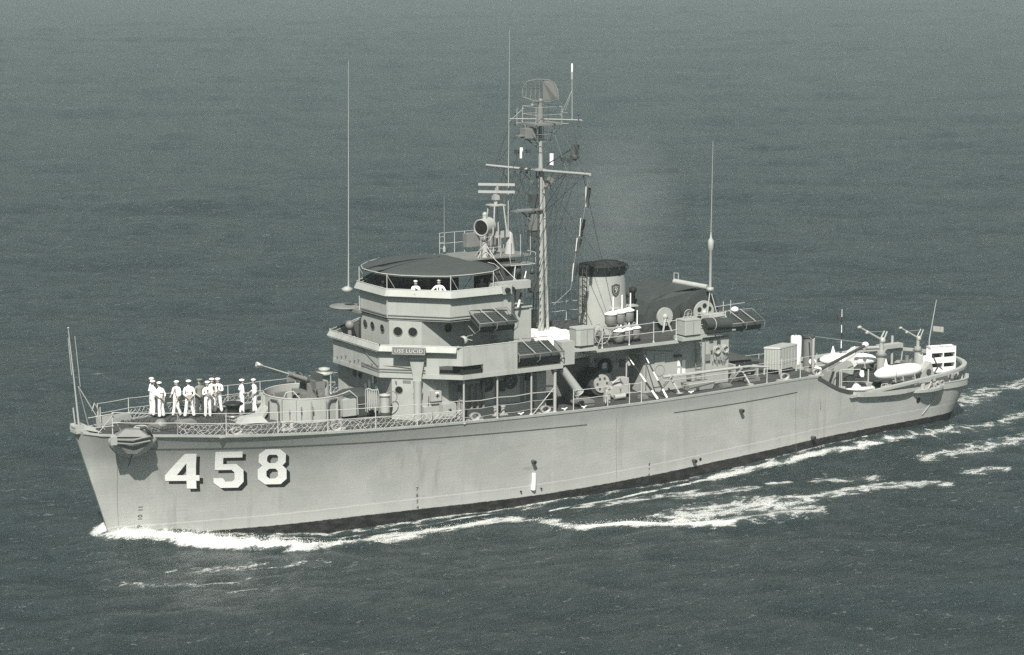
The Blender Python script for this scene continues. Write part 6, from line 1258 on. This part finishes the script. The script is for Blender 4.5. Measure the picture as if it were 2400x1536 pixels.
# ------------------------------------------------------------------ sea
def water_material():
    m, n, l, b = nodes('sea_water')
    tc = n.new('ShaderNodeTexCoord'); at = n.new('ShaderNodeAttribute'); at.attribute_name = 'foam'
    def noise(scale, stretch, detail=4, rough=.6, dist=0):
        mp = n.new('ShaderNodeMapping'); mp.inputs['Scale'].default_value = stretch; mp.inputs['Rotation'].default_value = (0, 0, R(25)); l.new(tc.outputs['Object'], mp.inputs[0])
        q = n.new('ShaderNodeTexNoise'); q.inputs['Scale'].default_value = scale; q.inputs['Detail'].default_value = detail
        q.inputs['Roughness'].default_value = rough; q.inputs['Distortion'].default_value = dist; l.new(mp.outputs[0], q.inputs['Vector']); return q.outputs[0]
    def math_(op, a, bb):
        q = n.new('ShaderNodeMath'); q.operation = op
        for i, v in enumerate((a, bb)):
            if isinstance(v, (int, float)): q.inputs[i].default_value = v
            else: l.new(v, q.inputs[i])
        return q.outputs[0]
    calm = n.new('ShaderNodeMapRange'); calm.inputs[1].default_value = .45; calm.inputs[2].default_value = .95; calm.inputs[3].default_value = 1; calm.inputs[4].default_value = .6; l.new(at.outputs['Fac'], calm.inputs[0])
    def bump(h, dist, prev=None, st=1):
        q = n.new('ShaderNodeBump'); l.new(calm.outputs[0], q.inputs['Strength']); q.inputs['Distance'].default_value = dist; l.new(h, q.inputs['Height'])
        if prev: l.new(prev, q.inputs['Normal'])
        return q.outputs[0]
    nb = bump(noise(.30, (.6, 1.3, 1), 4, .55), .8)
    nb = bump(noise(1.3, (.7, 1.5, 1), 6, .72, .3), .85, nb)
    nb = bump(noise(4.5, (.8, 1.3, 1), 4, .65), .16, nb)
    l.new(nb, b.inputs['Normal'])
    # foam: a density painted on the mesh broken up by lacy noise
    no = noise(1.9, (.55, 1, 1), 8, .72, .8); fine = noise(7, (.7, 1, 1), 5, .7, .5)
    vo = n.new('ShaderNodeTexVoronoi'); vo.feature = 'DISTANCE_TO_EDGE'; vo.inputs['Scale'].default_value = 1.5
    mv = n.new('ShaderNodeMapping'); mv.inputs['Scale'].default_value = (.6, 1, 1); l.new(tc.outputs['Object'], mv.inputs[0]); wq = n.new('ShaderNodeMix'); wq.data_type = 'VECTOR'; wq.inputs[0].default_value = .35
    nz = n.new('ShaderNodeTexNoise'); nz.inputs['Scale'].default_value = 1.4; nz.inputs['Detail'].default_value = 4; l.new(mv.outputs[0], nz.inputs['Vector']); l.new(mv.outputs[0], wq.inputs[4]); l.new(nz.outputs['Color'], wq.inputs[5]); l.new(wq.outputs[1], vo.inputs['Vector'])
    t = math_('ADD', math_('ADD', math_('MULTIPLY', no, .5), math_('MULTIPLY', fine, .34)), math_('MULTIPLY', math_('MINIMUM', vo.outputs['Distance'], .4), .42))
    tr = n.new('ShaderNodeMapRange'); tr.inputs[1].default_value = .36; tr.inputs[2].default_value = .64; l.new(t, tr.inputs[0]); t = tr.outputs[0]
    mr = n.new('ShaderNodeMapRange'); mr.inputs[1].default_value = -.06; mr.inputs[2].default_value = .22
    l.new(math_('SUBTRACT', at.outputs['Fac'], t), mr.inputs[0]); f = mr.outputs[0]
    mx = n.new('ShaderNodeMix'); mx.data_type = 'RGBA'; l.new(f, mx.inputs[0])
    mk = n.new('ShaderNodeMapRange'); mk.inputs[1].default_value = .12; mk.inputs[2].default_value = .85; mk.inputs[4].default_value = .75; l.new(math_('MULTIPLY', at.outputs['Fac'], math_('ADD', no, .45)), mk.inputs[0])
    ml = n.new('ShaderNodeMix'); ml.data_type = 'RGBA'; l.new(mk.outputs[0], ml.inputs[0]); ml.inputs[6].default_value = (.044, .066, .068, 1); ml.inputs[7].default_value = (.17, .215, .21, 1); l.new(ml.outputs[2], mx.inputs[6]); mx.inputs[7].default_value = (.80, .82, .80, 1)
    l.new(mx.outputs[2], b.inputs['Base Color'])
    mr2 = n.new('ShaderNodeMapRange'); mr2.inputs[3].default_value = .16; mr2.inputs[4].default_value = .8; l.new(f, mr2.inputs[0]); l.new(mr2.outputs[0], b.inputs['Roughness'])
    b.inputs['IOR'].default_value = 1.333
    return m
MT['sea'] = water_material()
# foam regions: polyline in the water plane, half width, density
FO = [([(.9, -.3), (2.0, -.9), (3.4, -1.9), (4.6, -3.3), (5.8, -4.9), (7.2, -6.2), (8.6, -7.2)], .42, 1.0), ([(4.2, -2.9), (5.6, -4.6), (7.4, -6.3)], .5, 1.1), ([(.7, -.2), (1.8, -.5), (3.4, -1.0)], .3, 1.1), ([(8.0, -7.4), (10.2, -7.6), (12.2, -7.8), (14.0, -7.5)], .55, .80), ([(10.6, -6.7), (12.4, -6.3), (13.8, -6.0)], .6, .74),
      ([(13.2, -6.6), (15.4, -6.8), (17.6, -7.1), (19.2, -6.9), (20.2, -7.6)], .48, .74), ([(17.5, -7.2), (19.5, -7.8), (21.2, -9.2)], .4, .6),
      ([(20.6, -8.6), (21.6, -11.0)], .35, .6), ([(21.4, -11.3), (23.6, -12.0), (25.9, -13.9), (27.6, -14.9)], .4, 1.0), ([(26.5, -12.6), (28.2, -12.2), (30.4, -12.5), (32.4, -13.5)], 1.1, .58), ([(27.3, -14.5), (30.5, -14.7), (32.6, -14.9)], .7, .56),
      ([(32.0, -13.2), (35.4, -13.0), (38.6, -12.8), (41.8, -13.2)], .55, .56), ([(39.5, -12.2), (41.7, -12.9), (42.5, -13.6)], .5, .6), ([(35.2, -8.6), (36.2, -8.8)], .22, .7), ([(24, -7.4), (27.5, -7.9), (30.5, -8.2)], .5, .52), ([(37.5, -9.6), (40.5, -10.2)], .6, .5),
      ([(5.5, -2.2), (8.5, -3.2), (12, -4.3), (17, -5.1), (23, -5.6)], .12, .56), ([(22.6, -7.0), (26.6, -6.7), (30, -6.2), (33, -5.9), (35.6, -5.8)], .16, .64), ([(33.5, -5.9), (36.0, -5.8), (39.4, -5.7), (42.7, -5.7), (46, -5.3)], .36, .66),
      ([(44, -5.4), (48, -5.2), (51.5, -4.9), (55, -4.3)], .45, .46), ([(54.2, -1.0), (57.5, 1.0), (62, 3.6), (68, 5.2), (80, 8)], .8, .44), ([(54.8, -4.3), (58, -3.2), (62, -1.8), (68, -1.2), (80, -1)], .4, .41), ([(45.5, -12.4), (47.2, -12.8)], .5, .52),
      ([(46, -8.5), (52, -8), (58, -7)], .7, .47), ([(-1.0, -8.2), (1.5, -10.4), (3.4, -10.9)], .4, .29), ([(2.0, -12.6), (4.5, -13.6)], .3, .28), ([(1.6, -7.4), (4.0, -8.6), (7.5, -10.4)], .5, .31), ([(29, -9), (33, -9.6)], .6, .48)]
def seg_d(x, y, P):
    best = np.full(x.shape, 1e9)
    for (ax, ay), (bx, by) in zip(P[:-1], P[1:]):
        dx, dy = bx-ax, by-ay; t = np.clip(((x-ax)*dx+(y-ay)*dy)/(dx*dx+dy*dy), 0, 1); best = np.minimum(best, np.hypot(x-ax-t*dx, y-ay-t*dy))
    return best
def waves(x, y):
    z = np.zeros(x.shape); r2 = np.random.default_rng(3)
    for L, A in ((31, .10), (19, .09), (12.5, .065), (8.2, .05), (5.3, .032), (3.7, .024), (2.6, .017), (1.9, .012), (1.35, .008)):
        for j in range(3):
            th = R(250)+r2.normal(0, .42); k = 2*pi/L*(1+.12*r2.normal()); z += A*.62*np.sin(k*(x*cos(th)+y*sin(th))+r2.uniform(0, 6.28)+.5*np.sin(.13*x+.07*y*j))
    return z
def half_wl(x): return np.interp(x, [1.0, 2.5, 5, 8, 12, 17, 23, 30, 37, 43, 48, 51.2, 53.3], [0, .5, 1.2, 2.1, 3.2, 4.2, 4.8, 5.05, 4.9, 4.4, 3.6, 2.6, .3])
def sea_z(x, y):
    z = waves(x, y); ya = np.abs(y)
    near = np.exp(-(np.clip(ya-half_wl(x), 0, None)/3.2)**2)*((x > -2) & (x < 60)); z *= 1-.5*near
    # ship's own waves: trough past the bow, level amidships, crest at the quarter
    z += near*(np.interp(x, [-1, 1, 2.5, 5, 8, 12, 17, 23, 30, 36, 41, 46, 54, 60], [0, .10, .22, .05, -.40, -.85, -.60, -.40, -.25, .08, .45, .70, .55, .1]))
    b = seg_d(x, ya*-1, [(1.2, -.2), (2.6, -1.2), (4.6, -3.1), (6.6, -5.4), (8.6, -7.3), (11.5, -8.3)])
    amp = np.interp(x, [1.3, 2.1, 4, 8, 12, 16], [0, .20, .38, .36, .12, 0]); lump = 1+.22*np.sin(2.1*x+1.1*y)+.18*np.sin(5.3*x-2.9*y+1)+.12*np.sin(11.7*x+6*y)+.10*np.sin(17*x-13*y)
    z += amp*lump*np.exp(-(b/.55)**2)
    b = seg_d(x, -ya, [(21.4, -11.3), (23.6, -12.0), (25.9, -13.9), (27.6, -14.9), (32, -15.2)]); z += .22*np.exp(-(b/.6)**2)
    return z
def foam_at(x, y):
    f = np.zeros(x.shape); ym = -np.abs(y)
    for P, w, d in FO:
        side = y if (P[0][0] > 54 or P[0][0] < 3 and w < .8 and d < .5) else ym
        q = seg_d(x, side, P); f = np.maximum(f, d*np.clip(1.4-q/w*.8, 0, 1))
    f = np.maximum(f, .42*np.exp(-(np.clip(np.abs(y)-half_wl(x), 0, None)/.5)**2)*((x > 0) & (x < 55)))
    return f*np.where((x < 3) & (x > -1) & (np.abs(y) < 4), np.clip((x-.75-.12*np.abs(y))/.8, 0, 1)**.5, 1)
def grid(x0, x1, y0, y1, d):
    nx, ny = int((x1-x0)/d)+1, int((y1-y0)/d)+1; X, Y = np.meshgrid(np.linspace(x0, x1, nx), np.linspace(y0, y1, ny)); return X, Y, nx, ny
def sheet(name, X, Y, nx, ny, Z, keep=None):
    v = np.stack([X.ravel(), Y.ravel(), Z.ravel()], 1); i = np.arange((ny-1)*nx).reshape(ny-1, nx)[:, :-1].ravel()
    f = np.stack([i, i+1, i+nx+1, i+nx], 1)
    if keep is not None: f = f[keep(v[f].mean(1))]
    me = bpy.data.meshes.new(name); me.vertices.add(len(v)); me.vertices.foreach_set('co', v.ravel().astype('f4')); me.loops.add(len(f)*4); me.loops.foreach_set('vertex_index', f.ravel().astype('i4'))
    me.polygons.add(len(f)); me.polygons.foreach_set('loop_start', np.arange(0, len(f)*4, 4, dtype='i4')); me.polygons.foreach_set('loop_total', np.full(len(f), 4, 'i4')); me.update(); me.polygons.foreach_set('use_smooth', [True]*len(f))
    a = me.attributes.new('foam', 'FLOAT', 'POINT'); a.data.foreach_set('value', foam_at(v[:, 0], v[:, 1]).astype('f4') if name == 'sea' else np.zeros(len(v), 'f4'))
    me.materials.append(MT['sea']); return me
def axis(segs):
    out = []
    for a, b, d in segs: out += list(np.arange(a, b-1e-6, d))
    return np.array(out+[segs[-1][1]])
gx = axis(((-4000, -400, 600), (-400, -120, 20), (-120, -24, 1.2), (-24, -6, .4), (-6, 60, .16), (60, 90, .4), (90, 200, 1.2), (200, 420, 4), (420, 900, 40), (900, 6000, 850)))
gy = axis(((-3000, -400, 600), (-400, -80, 30), (-80, -30, 1.2), (-30, -17, .4), (-17, 7, .16), (7, 40, .5), (40, 130, 1.2), (130, 420, 4), (420, 900, 40), (900, 6000, 850)))
X, Y = np.meshgrid(gx, gy); Z = sea_z(X, Y)*np.clip(1.6-np.hypot(X-30, Y)/600, 0, 1)
me = sheet('sea', X, Y, len(gx), len(gy), Z)
sea = bpy.data.objects.new('sea', me); COL.objects.link(sea); sea['kind'] = 'structure'; sea['label'] = 'dark rippled sea with white bow wave and wake foam'

# spray thrown up along the breaking crests
r3 = np.random.default_rng(11); sp = M(); oc = np.array([(1, 0, 0), (-1, 0, 0), (0, 1, 0), (0, -1, 0), (0, 0, 1), (0, 0, -1)], float); of = [(0, 2, 4), (2, 1, 4), (1, 3, 4), (3, 0, 4), (2, 0, 5), (1, 2, 5), (3, 1, 5), (0, 3, 5)]
for P, nn_, wd, ht in (([(1.5, -.5), (2.4, -1.2), (4.6, -3.2), (6.8, -5.6), (8.8, -7.2)], 3000, .26, .12), ([(8.8, -7.3), (12.0, -7.8), (15.4, -6.9), (18.6, -7.1)], 700, .4, .08), ([(20.4, -8.4), (21.4, -11.2), (23.6, -12.0), (27.2, -14.7)], 800, .3, .10), ([(27, -12.4), (32.4, -13.6)], 10, .9, .05)):
    L = np.cumsum([0]+[math.dist(a, b) for a, b in zip(P[:-1], P[1:])])
    for _ in range(nn_):
        d = r3.uniform(0, L[-1]); x, y = np.interp(d, L, [q[0] for q in P])+r3.normal(0, wd), np.interp(d, L, [q[1] for q in P])+r3.normal(0, wd)
        if y > -half_wl(x)-.05: continue
        z = float(sea_z(np.array([x]), np.array([y]))[0])+abs(r3.normal(0, ht))*.8; s_ = r3.uniform(.008, .022)
        sp.add([tuple(np.array([x, y, z])+v*s_*r3.uniform(.6, 1.3)) for v in oc], of, True)
o = sp.build('bow_spray', 'foamy'); o['kind'] = 'stuff'; o['label'] = 'white droplets of spray over the bow wave and wake crests'
# ------------------------------------------------------------------ air: one even haze over sea and ship, and the thin exhaust drifting aft of the mast
def volume_mat(name, dens, col=(1, 1, 1), falloff=False):
    m = bpy.data.materials.new(name); m.use_nodes = True; n = m.node_tree.nodes; l = m.node_tree.links; n.remove(n['Principled BSDF'])
    v = n.new('ShaderNodeVolumePrincipled'); v.inputs['Density'].default_value = dens; v.inputs['Color'].default_value = tuple(col)+(1,); v.inputs['Anisotropy'].default_value = .0
    l.new(v.outputs[0], n['Material Output'].inputs['Volume'])
    if falloff:
        tc = n.new('ShaderNodeTexCoord'); gr = n.new('ShaderNodeTexGradient'); gr.gradient_type = 'SPHERICAL'; l.new(tc.outputs['Object'], gr.inputs[0]); no = n.new('ShaderNodeTexNoise'); no.inputs['Scale'].default_value = 1.6; no.inputs['Detail'].default_value = 3
        l.new(tc.outputs['Object'], no.inputs['Vector']); a = n.new('ShaderNodeMath'); a.operation = 'MULTIPLY'; l.new(gr.outputs['Fac'], a.inputs[0]); l.new(no.outputs[0], a.inputs[1]); b = n.new('ShaderNodeMath'); b.operation = 'MULTIPLY'; l.new(a.outputs[0], b.inputs[0]); b.inputs[1].default_value = dens; l.new(b.outputs[0], v.inputs['Density'])
    return m
hz = M().box(-400, 2200, -180, 2600, -3.5, 36).build('haze', volume_mat('haze_air', .00025, (.86, 1, 1))); hz['kind'] = 'stuff'; hz['label'] = 'thin pale sea haze'
hz.display_type = 'WIRE'
sm_ = M().ball((0, 0, 0), 1, (1, 1, 1), 14).build('exhaust_smoke', volume_mat('exhaust_air', .10, (.9, .95, .93), True)); sm_.location = (31.6, .6, 13.6); sm_.scale = (4.2, 3.4, 5.4); sm_['kind'] = 'stuff'; sm_['label'] = 'thin pale exhaust smoke drifting above and behind the funnel'
